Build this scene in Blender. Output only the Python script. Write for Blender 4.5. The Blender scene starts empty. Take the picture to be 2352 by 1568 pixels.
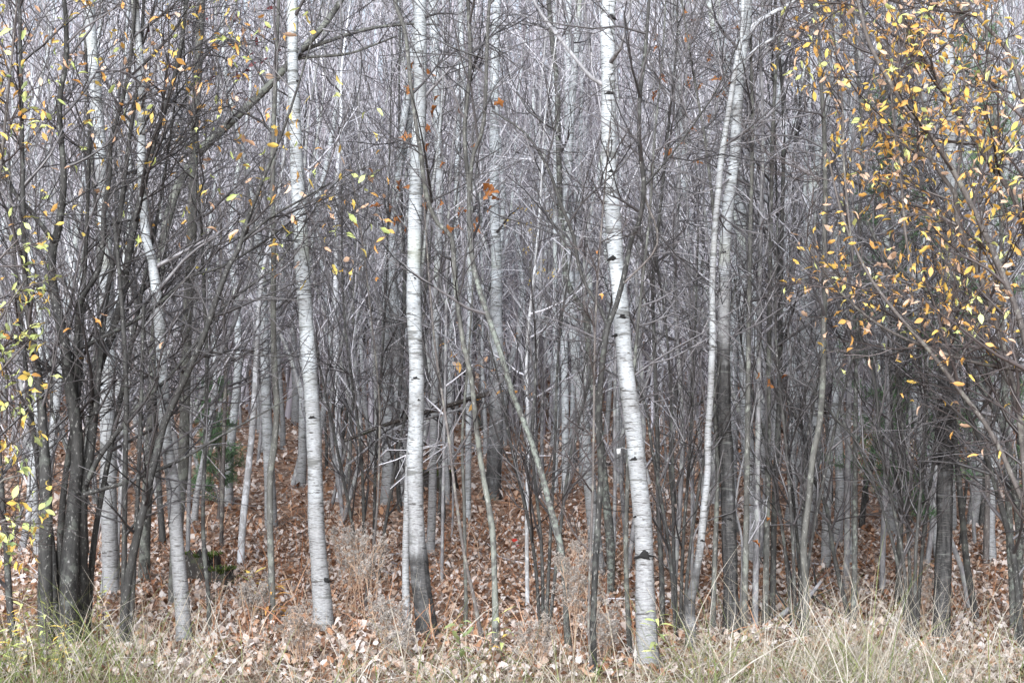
import bpy, math
import numpy as np
from mathutils import Vector, Matrix
rng = np.random.default_rng(7)
R_ = math.radians
scene = bpy.context.scene
COL = scene.collection

# ------------------------------------------------------------------ camera
CAM = np.array([0.0, 0.0, 1.7]); FPX = 3526.0; CX, CY = 1176.0, 784.0
TILT = math.atan((1000 - CY) / FPX)
cd = bpy.data.cameras.new('camera'); cam = bpy.data.objects.new('camera', cd); COL.objects.link(cam)
cd.sensor_width = 36; cd.lens = 36 * FPX / 2352; cd.clip_end = 2000; cd.clip_start = 0.1
cam.location = CAM; cam.rotation_euler = (R_(90) + TILT, 0, 0)
scene.camera = cam

# ------------------------------------------------------------------ sky, sun, exposure
SUN_EL, SUN_AZ = 30, 194          # high soft sun behind the camera, veiled by cloud
w = bpy.data.worlds.new('World'); scene.world = w; w.use_nodes = True
nt = w.node_tree; bg = nt.nodes['Background']
sky = nt.nodes.new('ShaderNodeTexSky'); sky.sky_type = 'NISHITA'; sky.sun_disc = False
sky.sun_elevation = R_(SUN_EL); sky.sun_rotation = R_(SUN_AZ); sky.air_density = 1.0; sky.dust_density = 3.0; sky.ozone_density = 1.0
hs = nt.nodes.new('ShaderNodeHueSaturation'); hs.inputs['Saturation'].default_value = 0.5
nt.links.new(sky.outputs[0], hs.inputs['Color']); nt.links.new(hs.outputs[0], bg.inputs['Color'])
bg.inputs['Strength'].default_value = 0.055
sd = bpy.data.lights.new('sun', 'SUN'); sun = bpy.data.objects.new('sun', sd); COL.objects.link(sun)
sd.energy = 1.5; sd.angle = R_(40); sd.color = (0.83, 0.91, 1.0)
sdir = Vector((math.sin(R_(SUN_AZ)) * math.cos(R_(SUN_EL)), math.cos(R_(SUN_AZ)) * math.cos(R_(SUN_EL)), math.sin(R_(SUN_EL))))
sun.rotation_euler = sdir.to_track_quat('Z', 'Y').to_euler(); sun.location = (0, -5, 20)
vs = scene.view_settings; vs.view_transform = 'Standard'; vs.look = 'None'; vs.exposure = 2.2; vs.gamma = 1; vs.use_curve_mapping = False
cy = scene.cycles; cy.max_bounces = 4; cy.diffuse_bounces = 2; cy.glossy_bounces = 1; cy.transmission_bounces = 3; cy.debug_bvh_type = 'STATIC_BVH'; cy.use_denoising = True
scene.render.filter_size = 0.95

# ------------------------------------------------------------------ small maths
def norm(v): return v / np.maximum(np.linalg.norm(v, axis=-1, keepdims=True), 1e-9)
def smooth(a, b, x):
    t = np.clip((x - a) / (b - a), 0, 1); return t * t * (3 - 2 * t)
def ground_z(x, y):
    x = np.asarray(x, float); y = np.asarray(y, float)
    s = np.logaddexp(0, (y - 12.6) * 1.6) / 1.6
    z = 0.085 * s + 0.03 * np.logaddexp(0, (y - 17) * .8) / .8 + 0.05 * np.logaddexp(0, (y - 55) * .2) / .2
    z = z + 0.035 * np.sin(x * 1.7 + 0.6 * y) * np.sin(y * 1.3 + .4) + 0.08 * np.sin(x * .45 + 1.3) * np.sin(y * .37) * smooth(11, 18, y)
    return z
def ray(px, py):
    xc = (px - CX) / FPX; yc = (CY - py) / FPX
    return np.array([xc, math.cos(TILT) - yc * math.sin(TILT), math.sin(TILT) + yc * math.cos(TILT)])
def at(px, py, Y):
    r = ray(px, py); return CAM + r * (Y / r[1])
def on_ground(px, py):
    r = ray(px, py)
    for Y in np.arange(7, 90, .04):
        p = CAM + r * (Y / r[1])
        if p[2] <= ground_z(p[0], p[1]): return p
    return p
def project(P):
    d = P - CAM; f = d[:, 1] * math.cos(TILT) + d[:, 2] * math.sin(TILT); u = -d[:, 1] * math.sin(TILT) + d[:, 2] * math.cos(TILT)
    return np.stack([CX + FPX * d[:, 0] / f, CY - FPX * u / f], 1)
def spline(pts, step):
    """Catmull-Rom through rows of pts (any columns), resampled about every `step` metres of the first three columns"""
    p = np.asarray(pts, float)
    if len(p) < 3: p = np.array([p[0], (p[0] + p[-1]) / 2, p[-1]])
    q = np.vstack([2 * p[0] - p[1], p, 2 * p[-1] - p[-2]])
    out = []
    for i in range(1, len(q) - 2):
        n = max(1, int(np.linalg.norm(q[i + 1, :3] - q[i, :3]) / step))
        t = np.linspace(0, 1, n, endpoint=False)[:, None]
        a, b, c, d = q[i - 1], q[i], q[i + 1], q[i + 2]
        out.append(.5 * (2 * b + (c - a) * t + (2 * a - 5 * b + 4 * c - d) * t ** 2 + (3 * b - a - 3 * c + d) * t ** 3))
    out.append(q[-2][None]); return np.vstack(out)

# ------------------------------------------------------------------ mesh building
class MB:
    """collects vertex / quad / triangle arrays, then links them as ONE mesh object"""
    def __init__(s): s.v = []; s.f4 = []; s.f3 = []; s.n = 0; s.a = []
    def add(s, v, f4=None, f3=None, attr=None):
        v = np.asarray(v, float).reshape(-1, 3)
        if f4 is not None and len(f4): s.f4.append(np.asarray(f4, int).reshape(-1, 4) + s.n)
        if f3 is not None and len(f3): s.f3.append(np.asarray(f3, int).reshape(-1, 3) + s.n)
        s.v.append(v); s.n += len(v)
        s.a.append(np.zeros(len(v)) if attr is None else np.broadcast_to(np.asarray(attr, float), (len(v),)))
    def tubes(s, P, R, sides=3, attr=None, rough=0):
        P = np.asarray(P, float); R = np.asarray(R, float)
        if P.ndim == 2: P = P[None]; R = R[None]
        if attr is not None:
            attr = np.asarray(attr, float)
            if attr.ndim == 1: attr = attr[None] if len(attr) == P.shape[1] else attr[:, None]
        N, K, _ = P.shape
        if N == 0: return
        T = np.empty_like(P); T[:, 1:-1] = P[:, 2:] - P[:, :-2]; T[:, 0] = P[:, 1] - P[:, 0]; T[:, -1] = P[:, -1] - P[:, -2]
        T = norm(T)
        ref = np.where(np.abs(T[:, :1, 2:3]) > .7, np.array([1., 0, 0]), np.array([0, 0, 1.]))
        A = norm(np.cross(T, np.broadcast_to(ref, T.shape))); B = np.cross(T, A)
        th = np.linspace(0, 2 * np.pi, sides, endpoint=False)
        rr = R[:, :, None] * np.ones(sides)
        if rough: rr = rr * (1 + rough * rng.standard_normal((N, K, sides)))
        V = P[:, :, None] + rr[..., None] * (np.cos(th)[None, None, :, None] * A[:, :, None] + np.sin(th)[None, None, :, None] * B[:, :, None])
        idx = np.arange(N * K * sides).reshape(N, K, sides)
        a = idx[:, :-1]; b = idx[:, 1:]
        f = np.stack([a, np.roll(a, -1, 2), np.roll(b, -1, 2), b], -1)
        at_ = None if attr is None else np.broadcast_to(attr[..., None], (N, K, sides)).reshape(-1)
        s.add(V, f, attr=at_)
    def build(s, name, mat, parent=None, origin=(0, 0, 0), smooth_=True, link=True):
        me = bpy.data.meshes.new(name)
        v = np.vstack(s.v) - np.asarray(origin)
        f4 = np.vstack(s.f4) if s.f4 else np.zeros((0, 4), int); f3 = np.vstack(s.f3) if s.f3 else np.zeros((0, 3), int)
        me.vertices.add(len(v)); me.vertices.foreach_set('co', v.astype(np.float32).ravel())
        li = np.concatenate([f4.ravel(), f3.ravel()]).astype(np.int32)
        me.loops.add(len(li)); me.loops.foreach_set('vertex_index', li)
        npol = len(f4) + len(f3); me.polygons.add(npol)
        st = np.concatenate([np.arange(len(f4)) * 4, len(f4) * 4 + np.arange(len(f3)) * 3]).astype(np.int32)
        me.polygons.foreach_set('loop_start', st)
        if smooth_: me.polygons.foreach_set('use_smooth', np.ones(npol, bool))
        at_ = me.attributes.new('tint', 'FLOAT', 'POINT'); at_.data.foreach_set('value', np.concatenate(s.a).astype(np.float32))
        me.update(calc_edges=True)
        me.materials.append(mat)
        if not link: return me
        return place(name, me, parent)
def place(name, me, parent=None, loc=None, mat4=None):
    o = bpy.data.objects.new(name, me); COL.objects.link(o)
    if parent is not None: o.parent = parent
    if mat4 is not None: o.matrix_basis = mat4
    elif loc is not None: o.location = loc
    return o
def thing(name, label, cat, loc, group=None):
    o = bpy.data.objects.new(name, None); COL.objects.link(o); o.empty_display_size = .1
    o.location = tuple(float(c) for c in loc); tag(o, label, cat, group); return o
def tag(o, label=None, cat=None, group=None, kind=None):
    if label: o['label'] = label
    if cat: o['category'] = cat
    if group: o['group'] = group
    if kind: o['kind'] = kind
    return o

def grow(pos, d, L, k, wander, up):
    N = len(pos); P = np.empty((N, k, 3)); P[:, 0] = pos
    for j in range(1, k):
        d = norm(d + wander * rng.standard_normal((N, 3)) + np.array([0, 0, up]))
        P[:, j] = P[:, j - 1] + d * (L / (k - 1))[:, None]
    return P
def spawn(P, R, n, t0, t1, ang, L, k=4, wander=.15, up=.05, r0=.01, r1=.002, fall=.55, bias=None):
    """n side shoots on every polyline of P"""
    N, K, _ = P.shape
    if N == 0 or n == 0: return np.zeros((0, k, 3)), np.zeros((0, k))
    t = (np.arange(n)[None] + rng.random((N, n))) / n * (t1 - t0) + t0
    f = np.clip(t * (K - 1), 0, K - 1.001); i = f.astype(int); u = (f - i)[..., None]
    ar = np.arange(N)[:, None]
    pos = P[ar, i] * (1 - u) + P[ar, i + 1] * u
    tan = norm(P[ar, i + 1] - P[ar, i]); rad = R[ar, i] * (1 - u[..., 0]) + R[ar, i + 1] * u[..., 0]
    q = rng.standard_normal((N, n, 3))
    if bias is not None: q = q + np.asarray(bias)
    perp = norm(q - (q * tan).sum(-1, keepdims=True) * tan)
    a = (ang * (.65 + .7 * rng.random((N, n))))[..., None]
    d = np.cos(a) * tan + np.sin(a) * perp
    Lb = np.broadcast_to(np.asarray(L, float).reshape(-1, 1) if np.ndim(L) else np.full((N, 1), L), (N, n))
    ln = Lb * (.5 + rng.random((N, n))) * (1 - fall * t)
    P2 = grow(pos.reshape(-1, 3), d.reshape(-1, 3), ln.ravel(), k, wander, up)
    rs = np.minimum(rad * .75, r0 * (.6 + .8 * rng.random((N, n)))).ravel()
    R2 = rs[:, None] + (np.minimum(r1, rs * .8) - rs)[:, None] * np.linspace(0, 1, k)[None]
    return P2, R2

# ------------------------------------------------------------------ materials
def new_mat(name):
    m = bpy.data.materials.new(name); m.use_nodes = True
    return m, m.node_tree, m.node_tree.nodes['Principled BSDF']
class NT:
    def __init__(s, nt): s.nt = nt
    def node(s, t, **kw):
        n = s.nt.nodes.new(t)
        for k, v in kw.items(): setattr(n, k, v)
        return n
    def link(s, a, b): s.nt.links.new(a, b)
    def coord(s, scale=(1, 1, 1)):
        c = s.node('ShaderNodeTexCoord'); m = s.node('ShaderNodeMapping'); m.inputs['Scale'].default_value = scale
        s.link(c.outputs['Object'], m.inputs['Vector']); return m.outputs[0]
    def noise(s, scale, detail=3, rough=.55, vec=(1, 1, 1)):
        n = s.node('ShaderNodeTexNoise'); n.inputs['Scale'].default_value = scale; n.inputs['Detail'].default_value = detail
        n.inputs['Roughness'].default_value = rough; s.link(s.coord(vec), n.inputs['Vector']); return n.outputs['Fac']
    def ramp(s, fac, stops, interp='LINEAR'):
        n = s.node('ShaderNodeValToRGB'); n.color_ramp.interpolation = interp
        el = n.color_ramp.elements
        while len(el) < len(stops): el.new(.5)
        for e, (p, c) in zip(el, stops):
            e.position = p; e.color = (c, c, c, 1) if not isinstance(c, tuple) else c + (1,)
        s.link(fac, n.inputs[0]); return n.outputs[0]
    def mix(s, fac, a, b, mode='MIX'):
        n = s.node('ShaderNodeMix', data_type='RGBA', blend_type=mode)
        for v, i in ((fac, 0), (a, 6), (b, 7)):
            if isinstance(v, (int, float)): n.inputs[i].default_value = v
            elif isinstance(v, tuple): n.inputs[i].default_value = v + (1,)
            else: s.link(v, n.inputs[i])
        return n.outputs[2]
    def math(s, op, a, b=0.0, c=0.0):
        n = s.node('ShaderNodeMath', operation=op)
        for i, v in enumerate((a, b, c)):
            if isinstance(v, (int, float)): n.inputs[i].default_value = v
            else: s.link(v, n.inputs[i])
        return n.outputs[0]
    def attr(s, name='tint'):
        n = s.node('ShaderNodeAttribute'); n.attribute_name = name; return n.outputs['Fac']
    def bump(s, h, strength, dist):
        n = s.node('ShaderNodeBump'); n.inputs['Strength'].default_value = strength; n.inputs['Distance'].default_value = dist
        s.link(h, n.inputs['Height']); return n.outputs[0]

def mat_aspen():
    m, nt, b = new_mat('aspen_bark'); t = NT(nt)
    age = t.attr()
    patch = t.noise(3.2, 4, .6, (1, 1, 1.8)); fine = t.noise(30, 3, .6, (1, 1, 5)); fur = t.noise(34, 4, .65, (1, 1, .16))
    lent = t.noise(9, 3, .6, (1, 1, 9)); lent2 = t.noise(26, 2, .5, (1, 1, 7)); big = t.noise(3.4, 2, .5, (1, 1, 7))
    base = t.mix(t.ramp(patch, [(.40, 0.0), (.60, 1.0)]), (.45, .48, .51), (.28, .30, .315))
    base = t.mix(t.math('MULTIPLY', t.ramp(t.noise(14, 4, .65, (1, 1, 2.6)), [(.50, 0.), (.62, 1.)]), .55), base, (.30, .31, .31))
    k = t.math('ADD', t.math('MULTIPLY', patch, .9), age)
    base = t.mix(t.ramp(k, [(.5, 0.), (.95, 1.)]), base, (.20, .198, .205))
    base = t.mix(t.math('MULTIPLY', t.ramp(fine, [(.42, 0.), (.62, 1.)]), .35), base, (.42, .43, .42))
    dk = t.math('ADD', t.math('ADD', t.math('MULTIPLY', fur, .7), t.math('MULTIPLY', patch, .9)), age)
    base = t.mix(t.ramp(t.math('MULTIPLY', dk, .5), [(.76, 0.), (.92, 1.)]), base, t.mix(t.ramp(fur, [(.4, 0.), (.6, 1.)]), (.005, .0045, .0045), (.042, .04, .04)))
    base = t.mix(t.ramp(lent, [(.36, 1.), (.405, 0.)]), base, (.055, .05, .048))
    base = t.mix(t.math('MULTIPLY', t.ramp(lent2, [(.36, 1.), (.42, 0.)]), .8), base, (.09, .085, .08))
    base = t.mix(t.math('MULTIPLY', t.ramp(big, [(.33, 1.), (.39, 0.)]), .85), base, (.10, .10, .095))
    alg = t.noise(1.1, 2, .5)
    base = t.mix(t.math('MULTIPLY', t.ramp(alg, [(.58, 0.), (.72, 1.)]), .4), base, (.40, .43, .28))
    nt.links.new(base, b.inputs['Base Color']); b.inputs['Roughness'].default_value = .72
    h = t.math('ADD', t.math('MULTIPLY', lent, .7), t.math('MULTIPLY', fur, age))
    nt.links.new(t.bump(h, .6, .012), b.inputs['Normal']); return m
def mat_bark(name, dark, light, lichen, amount=.5, scale=1.0):
    """grey-brown bark with lichen; tint 0..1 adds lichen"""
    m, nt, b = new_mat(name); t = NT(nt)
    n1 = t.noise(22 * scale, 4, .65, (1, 1, .35)); n2 = t.noise(9 * scale, 3, .6); n3 = t.noise(60, 2, .5, (1, 1, .5))
    inf = t.node('ShaderNodeObjectInfo').outputs['Random']
    c = t.mix(t.ramp(n1, [(.36, 0.), (.66, 1.)]), dark, light)
    c = t.mix(t.math('MULTIPLY', inf, .35), c, tuple(min(1, x * 1.5) for x in light))
    k = t.math('ADD', n2, t.math('MULTIPLY', t.attr(), .13))
    c = t.mix(t.math('MULTIPLY', t.ramp(k, [(.58, 0.), (.66, 1.)]), amount), c, lichen)
    c = t.mix(t.math('MULTIPLY', t.ramp(n3, [(.62, 0.), (.68, 1.)]), .35), c, (.45, .44, .42))
    nt.links.new(c, b.inputs['Base Color']); b.inputs['Roughness'].default_value = .8
    nt.links.new(t.bump(n1, .6, .008), b.inputs['Normal']); return m
def mat_twig(name, a, b_, rough=.5, light=None):
    """every shoot takes its own tone between a and b_ from its tint"""
    m, nt, b = new_mat(name); t = NT(nt)
    n = t.noise(4, 3, .6); k = t.math('ADD', t.math('MULTIPLY', t.attr(), .7), t.math('MULTIPLY', n, .3))
    st = [(.15, a), (.6, tuple(.5 * x + .5 * y for x, y in zip(a, b_))), (.9, b_)]
    c = t.ramp(k, st)
    nt.links.new(c, b.inputs['Base Color']); b.inputs['Roughness'].default_value = rough; return m
def mat_leaf(name, a, b_, spots=None, trans=.35):
    m, nt, b = new_mat(name); t = NT(nt)
    n = t.noise(2.2, 3, .6); inf = t.node('ShaderNodeObjectInfo').outputs['Random']
    c = t.mix(t.ramp(t.math('ADD', t.math('MULTIPLY', n, .55), t.math('MULTIPLY', inf, .5)), [(.3, 0.), (.75, 1.)]), a, b_)
    if spots:
        s = t.noise(6, 3, .6); c = t.mix(t.ramp(s, [(.60, 0.), (.68, 1.)]), c, spots)
    b.inputs['Roughness'].default_value = .55; nt.links.new(c, b.inputs['Base Color'])
    tr = t.node('ShaderNodeBsdfTranslucent'); nt.links.new(c, tr.inputs['Color'])
    mx = t.node('ShaderNodeMixShader'); mx.inputs[0].default_value = trans
    nt.links.new(b.outputs[0], mx.inputs[1]); nt.links.new(tr.outputs[0], mx.inputs[2])
    nt.links.new(mx.outputs[0], nt.nodes['Material Output'].inputs['Surface']); return m
def mat_tint(name, stops, trans=.25, rough=.6, nscale=14):
    """colour picked per piece from its tint value, with a little mottling"""
    m, nt, b = new_mat(name); t = NT(nt)
    c = t.ramp(t.attr(), stops)
    n = t.noise(nscale, 3, .6); c = t.mix(.35, c, t.mix(t.ramp(n, [(.35, 0.), (.65, 1.)]), tuple(x for x in (.25, .2, .16)), (1.0, 1.0, 1.0)), 'MULTIPLY')
    b.inputs['Roughness'].default_value = rough; nt.links.new(c, b.inputs['Base Color'])
    if trans:
        tr = t.node('ShaderNodeBsdfTranslucent'); nt.links.new(c, tr.inputs['Color'])
        mx = t.node('ShaderNodeMixShader'); mx.inputs[0].default_value = trans
        nt.links.new(b.outputs[0], mx.inputs[1]); nt.links.new(tr.outputs[0], mx.inputs[2])
        nt.links.new(mx.outputs[0], nt.nodes['Material Output'].inputs['Surface'])
    return m
def mat_ground():
    m, nt, b = new_mat('forest_floor'); t = NT(nt)
    n1 = t.noise(9, 5, .7); n2 = t.noise(1.2, 3, .6)
    v = t.node('ShaderNodeTexVoronoi'); v.inputs['Scale'].default_value = 13; t.link(t.coord(), v.inputs['Vector'])
    c = t.ramp(v.outputs['Color'], [(.0, (.08, .04, .025)), (.35, (.26, .13, .075)), (.6, (.42, .27, .19)), (.85, (.48, .36, .29))])
    c = t.mix(t.ramp(n1, [(.35, 1.), (.6, 0.)]), c, (.035, .022, .015))
    c = t.mix(t.math('MULTIPLY', t.ramp(n2, [(.45, 0.), (.7, 1.)]), .5), c, (.13, .06, .03))
    nt.links.new(c, b.inputs['Base Color']); b.inputs['Roughness'].default_value = .95
    nt.links.new(t.bump(n1, .8, .03), b.inputs['Normal']); return m

M = dict(
    aspen=mat_aspen(),
    alder=mat_bark('alder_bark', (.006, .0055, .005), (.046, .044, .042), (.14, .15, .13), .4),
    grey=mat_bark('grey_bark', (.07, .067, .07), (.27, .263, .273), (.40, .42, .39), .5),
    olive=mat_bark('olive_bark', (.022, .021, .019), (.105, .103, .094), (.23, .245, .21), .5),
    lichen=mat_bark('lichen_bark', (.016, .015, .014), (.08, .078, .072), (.20, .225, .195), .65, 2.6),
    brown=mat_bark('brown_bark', (.03, .025, .023), (.115, .10, .094), (.3, .3, .25), .35),
    pale=mat_bark('pale_bark', (.30, .30, .31), (.56, .57, .60), (.16, .15, .14), .6),
    twig_dark=mat_twig('dark_twig', (.014, .012, .012), (.14, .13, .135), .4),
    twig_grey=mat_twig('grey_twig', (.09, .083, .092), (.66, .645, .69), .4),
    twig_red=mat_twig('red_twig', (.022, .015, .014), (.12, .10, .098), .4),
    twig_mid=mat_twig('mid_twig', (.03, .027, .028), (.30, .285, .30), .4),
    twig_far=mat_twig('far_twig', (.13, .115, .125), (.36, .335, .355), .7),
    rotten=mat_bark('rotten_wood', (.006, .005, .004), (.032, .024, .02), (.05, .07, .02), .3),
    moss=mat_twig('moss', (.06, .09, .015), (.13, .17, .03), .9),
    floor=mat_ground(),
    ly=mat_leaf('leaf_yellow', (.78, .62, .17), (.80, .52, .12), (.5, .25, .06)),
    lo=mat_leaf('leaf_orange', (.78, .45, .13), (.68, .33, .10), (.38, .18, .06)),
    lg=mat_leaf('leaf_green', (.52, .62, .22), (.74, .77, .30), None),
    lt=mat_leaf('leaf_tan', (.66, .40, .25), (.74, .55, .42), (.36, .19, .1)),
    lr=mat_leaf('leaf_rust', (.34, .12, .035), (.48, .20, .06), None),
    lm=mat_leaf('leaf_maroon', (.10, .018, .02), (.17, .035, .035), None),
    ls=mat_leaf('leaf_sage', (.20, .27, .11), (.33, .37, .16), (.25, .16, .1)),
    lred=mat_leaf('leaf_red', (.6, .02, .02), (.5, .03, .02), None),
    litter=mat_tint('leaf_litter', [(0, (.05, .026, .015)), (.18, (.23, .105, .055)), (.34, (.40, .21, .115)), (.5, (.48, .335, .25)), (.75, (.55, .455, .405)), (1, (.66, .60, .575))], .15),
    grass=mat_tint('grass', [(0, (.11, .16, .04)), (.25, (.27, .31, .11)), (.4, (.28, .24, .15)), (.7, (.44, .385, .30)), (1, (.66, .62, .56))], .3, .55, 6),
    rust=mat_tint('dead_bracken', [(0, (.12, .05, .03)), (.4, (.34, .14, .065)), (.75, (.50, .27, .15)), (1, (.62, .47, .36))], .15),
    fluff=mat_tint('seed_fluff', [(0, (.36, .29, .24)), (1, (.68, .64, .61))], .35, .8),
    needles=mat_tint('pine_needles', [(0, (.07, .15, .07)), (1, (.22, .36, .19))], .25),
    tagm=mat_twig('white_tag', (.75, .75, .76), (.8, .8, .8)),
)
knot_m = mat_twig('branch_scar', (.008, .007, .007), (.03, .027, .025), .9)

# ------------------------------------------------------------------ leaf shapes
def leaf_mesh(kind, mat, wid=.46, curl=0., fold=.25, twist=0., seed=0, lobes=0):
    r = np.random.default_rng(seed)
    n = 6; t = np.linspace(0, 1, n)
    prof = np.sin(np.pi * np.clip(t, 0, 1) ** .85) ** .8 * wid / 2
    prof[0] = .015; prof[-1] = .004
    if lobes: prof = prof * (1 + .45 * np.cos(np.arange(n) * np.pi)) ; prof[0] = .02; prof[-1] = .03
    prof = prof * (1 + .12 * r.standard_normal(n))
    ang = curl * t + .0; y = np.cumsum(np.r_[0, np.cos(curl * (t[1:] - .5 / n)) / (n - 1)]); z = np.cumsum(np.r_[0, -np.sin(curl * (t[1:] - .5 / n)) / (n - 1)])
    V = []
    for i in range(n):
        tw = twist * t[i]; f = fold * (1 + .5 * r.standard_normal())
        for s in (-1, 0, 1):
            lx = s * prof[i] * math.cos(f); lz = abs(s) * prof[i] * math.sin(f)
            V.append((lx * math.cos(tw) - lz * math.sin(tw), y[i], z[i] + lx * math.sin(tw) + lz * math.cos(tw)))
    F = [(3 * i + s, 3 * i + s + 1, 3 * i + s + 4, 3 * i + s + 3) for i in range(n - 1) for s in (0, 1)]
    V.append((0.008, -.22, .03)); V.append((-.008, -.22, .03)); F.append((3 * n + 1, 3 * n, 2, 0))
    mb = MB(); mb.add(V, F); return mb.build(kind, mat, link=False)
SHAPES = [(.46, .2, .2, .0), (.42, .7, .45, .3), (.5, -.5, .3, -.3), (.40, 1.3, .8, .6), (.44, .4, 1.0, .9), (.36, .9, .55, -.7)]
LEAF = {k: [leaf_mesh('leaf', M[k], *s, seed=i) for i, s in enumerate(SHAPES)] for k in ('ly', 'lo', 'lg', 'lt', 'lr', 'lm', 'ls', 'lred')}
LANCE = {k: [leaf_mesh('leaf', M[k], .22, c, .3, .2, seed=i + 9) for i, c in enumerate((.3, .9, 1.4))] for k in ('lg', 'ly', 'lo', 'ls')}
OAK = [leaf_mesh('leaf', M['lr'], .62, c, f, .4, seed=i + 20, lobes=1) for i, (c, f) in enumerate(((.5, .5), (1.2, .9), (.9, 1.2)))]
def frame_of(d, roll):
    d = Vector(d).normalized(); up = Vector((0, 0, 1)) if abs(d.z) < .95 else Vector((1, 0, 0))
    x = d.cross(up).normalized(); z = x.cross(d)
    return (Matrix((x, d, z)).transposed().to_4x4()) @ Matrix.Rotation(roll, 4, 'Y')
def put_leaf(parent, me, pos, d, size, roll, name='leaf'):
    o = place(name, me, parent)
    m = frame_of(d, roll); m = Matrix.Translation(Vector(pos)) @ m @ Matrix.Scale(size, 4) @ Matrix.Translation((0, .22, -.03))
    o.matrix_basis = m; return o
def leaf_stuff(parent, entries, origin, mat_name='foliage'):
    """leaves beyond the 300: real geometry joined into one part per colour"""
    by = {}
    for me, pos, d, size, roll in entries: by.setdefault(me.materials[0].name, []).append((me, pos, d, size, roll))
    for k, es in by.items():
        mb = MB(); mm = None
        for me, pos, d, size, roll in es:
            co = np.empty(len(me.vertices) * 3, np.float32); me.vertices.foreach_get('co', co)
            m = np.array(Matrix.Translation(Vector(pos)) @ frame_of(d, roll) @ Matrix.Scale(size, 4) @ Matrix.Translation((0, .22, -.03)))
            v = co.reshape(-1, 3) @ m[:3, :3].T + m[:3, 3]
            mb.add(v, [tuple(p.vertices) for p in me.polygons]); mm = me.materials[0]
        tag(mb.build('foliage', mm, parent), kind='stuff')
def hang_leaves(parent, P, origin, count, pick, dens, size=(.07, .115), limit=300, droop=.45):
    """leaves at shoot points P (world), chosen by a density over the picture's directions"""
    P = P.reshape(-1, 3); px = project(P); wgt = dens(px[:, 0], px[:, 1])
    if wgt.sum() <= 0: return
    n = min(count, int((wgt > 0).sum()))
    wgt = wgt.astype(float); cell = np.clip(px // 45, -20, 80).astype(int); key = cell[:, 0] * 1000 + cell[:, 1]; _, inv, cnt = np.unique(key, return_inverse=True, return_counts=True); wgt = wgt / cnt[inv.ravel()] ** .75      # even spread over the crown
    idx = rng.choice(len(P), n, replace=False, p=wgt / wgt.sum()); rest = []
    for j, i in enumerate(idx):
        me = pick(px[i]); d = norm(rng.standard_normal(3) + np.array([0, -.25, -droop]))
        e = (me, P[i] - origin, d, rng.uniform(*size), rng.uniform(-1.6, 1.6))
        if j < limit: put_leaf(parent, *e)
        else: rest.append(e)
    if rest: leaf_stuff(parent, rest, origin)
def pick_from(weights):
    ks = list(weights); pr = np.array([weights[k] for k in ks], float); pr /= pr.sum()
    def f(px):
        k = ks[rng.choice(len(ks), p=pr)]; L = LEAF[k]; return L[rng.integers(len(L))]
    return f

# ------------------------------------------------------------------ ground
xs = np.unique(np.r_[np.linspace(-70, -12, 30), np.linspace(-12, 12, 121), np.linspace(12, 70, 30)])
ys = np.unique(np.r_[np.linspace(-20, 8, 15), np.linspace(8, 26, 121), np.linspace(26, 60, 60), np.linspace(60, 160, 26)])
GX, GY = np.meshgrid(xs, ys); GZ = ground_z(GX, GY) + .012 * rng.standard_normal(GX.shape)
gi = np.arange(GX.size).reshape(GX.shape)
mb = MB(); mb.add(np.stack([GX, GY, GZ], -1), np.stack([gi[:-1, :-1], gi[:-1, 1:], gi[1:, 1:], gi[1:, :-1]], -1))
ground = tag(mb.build('ground', M['floor']), 'leaf strewn forest floor rising gently behind the trees', kind='structure')

# fallen leaves: the largest 300 in view one by one, the rest joined
def litter_batch(x, y, size, tint, flat):
    n = len(x); z = ground_z(x, y) + .012 + rng.random(n) * .03
    th = rng.random(n) * 2 * np.pi; tilt = rng.standard_normal(n) * flat; tilt2 = rng.standard_normal(n) * flat; cu = rng.uniform(-.9, .9, n)
    base = np.array([[-.08, -.5, 0], [.08, -.5, 0], [-.38, -.1, .08], [.38, -.1, .08], [-.3, .25, .05], [.3, .25, .05], [0, .58, 0]])
    b = np.broadcast_to(base, (n, 7, 3)).copy()
    b[..., 0] *= rng.uniform(.6, 1.15, n)[:, None]; b += .05 * rng.standard_normal(b.shape)
    b[..., 2] += cu[:, None] * (b[..., 1] ** 2) + np.abs(b[..., 0]) * rng.uniform(-.4, .9, n)[:, None]
    b *= size[:, None, None]
    yy = b[..., 1].copy(); b[..., 2] += yy * np.sin(tilt)[:, None] + b[..., 0] * np.sin(tilt2)[:, None]
    c, s = np.cos(th)[:, None], np.sin(th)[:, None]
    X = b[..., 0] * c - b[..., 1] * s + x[:, None]; Y = b[..., 0] * s + b[..., 1] * c + y[:, None]
    V = np.stack([X, Y, b[..., 2] - b[..., 2].min(1, keepdims=True) + z[:, None]], -1)
    o = (np.arange(n) * 7)[:, None]
    f4 = np.concatenate([o + np.array([[0, 1, 3, 2]]), o + np.array([[2, 3, 5, 4]])]); f3 = o + np.array([[4, 5, 6]])
    return V, f4, f3, np.repeat(tint, 7)
def litter_xy(n, y0, y1, power=1.):
    y = y0 + (y1 - y0) * rng.random(n) ** power; x = (rng.random(n) * 2 - 1) * (.36 * y + 1.2); return x, y
mb = MB()
for n, y0, y1, s in ((52000, 10.6, 19, .054), (20000, 19, 32, .075), (12000, 32, 62, .13)):
    x, y = litter_xy(n, y0, y1)
    size = s * rng.uniform(.6, 1.25, n); tint = np.clip(rng.beta(1.15, .9, n), 0, 1)
    mb.add(*litter_batch(x, y, size, tint, .6))
tag(mb.build('leaf_litter', M['litter'], ground), kind='stuff')
x, y = litter_xy(300, 11.6, 15.5); protos = []
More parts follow.
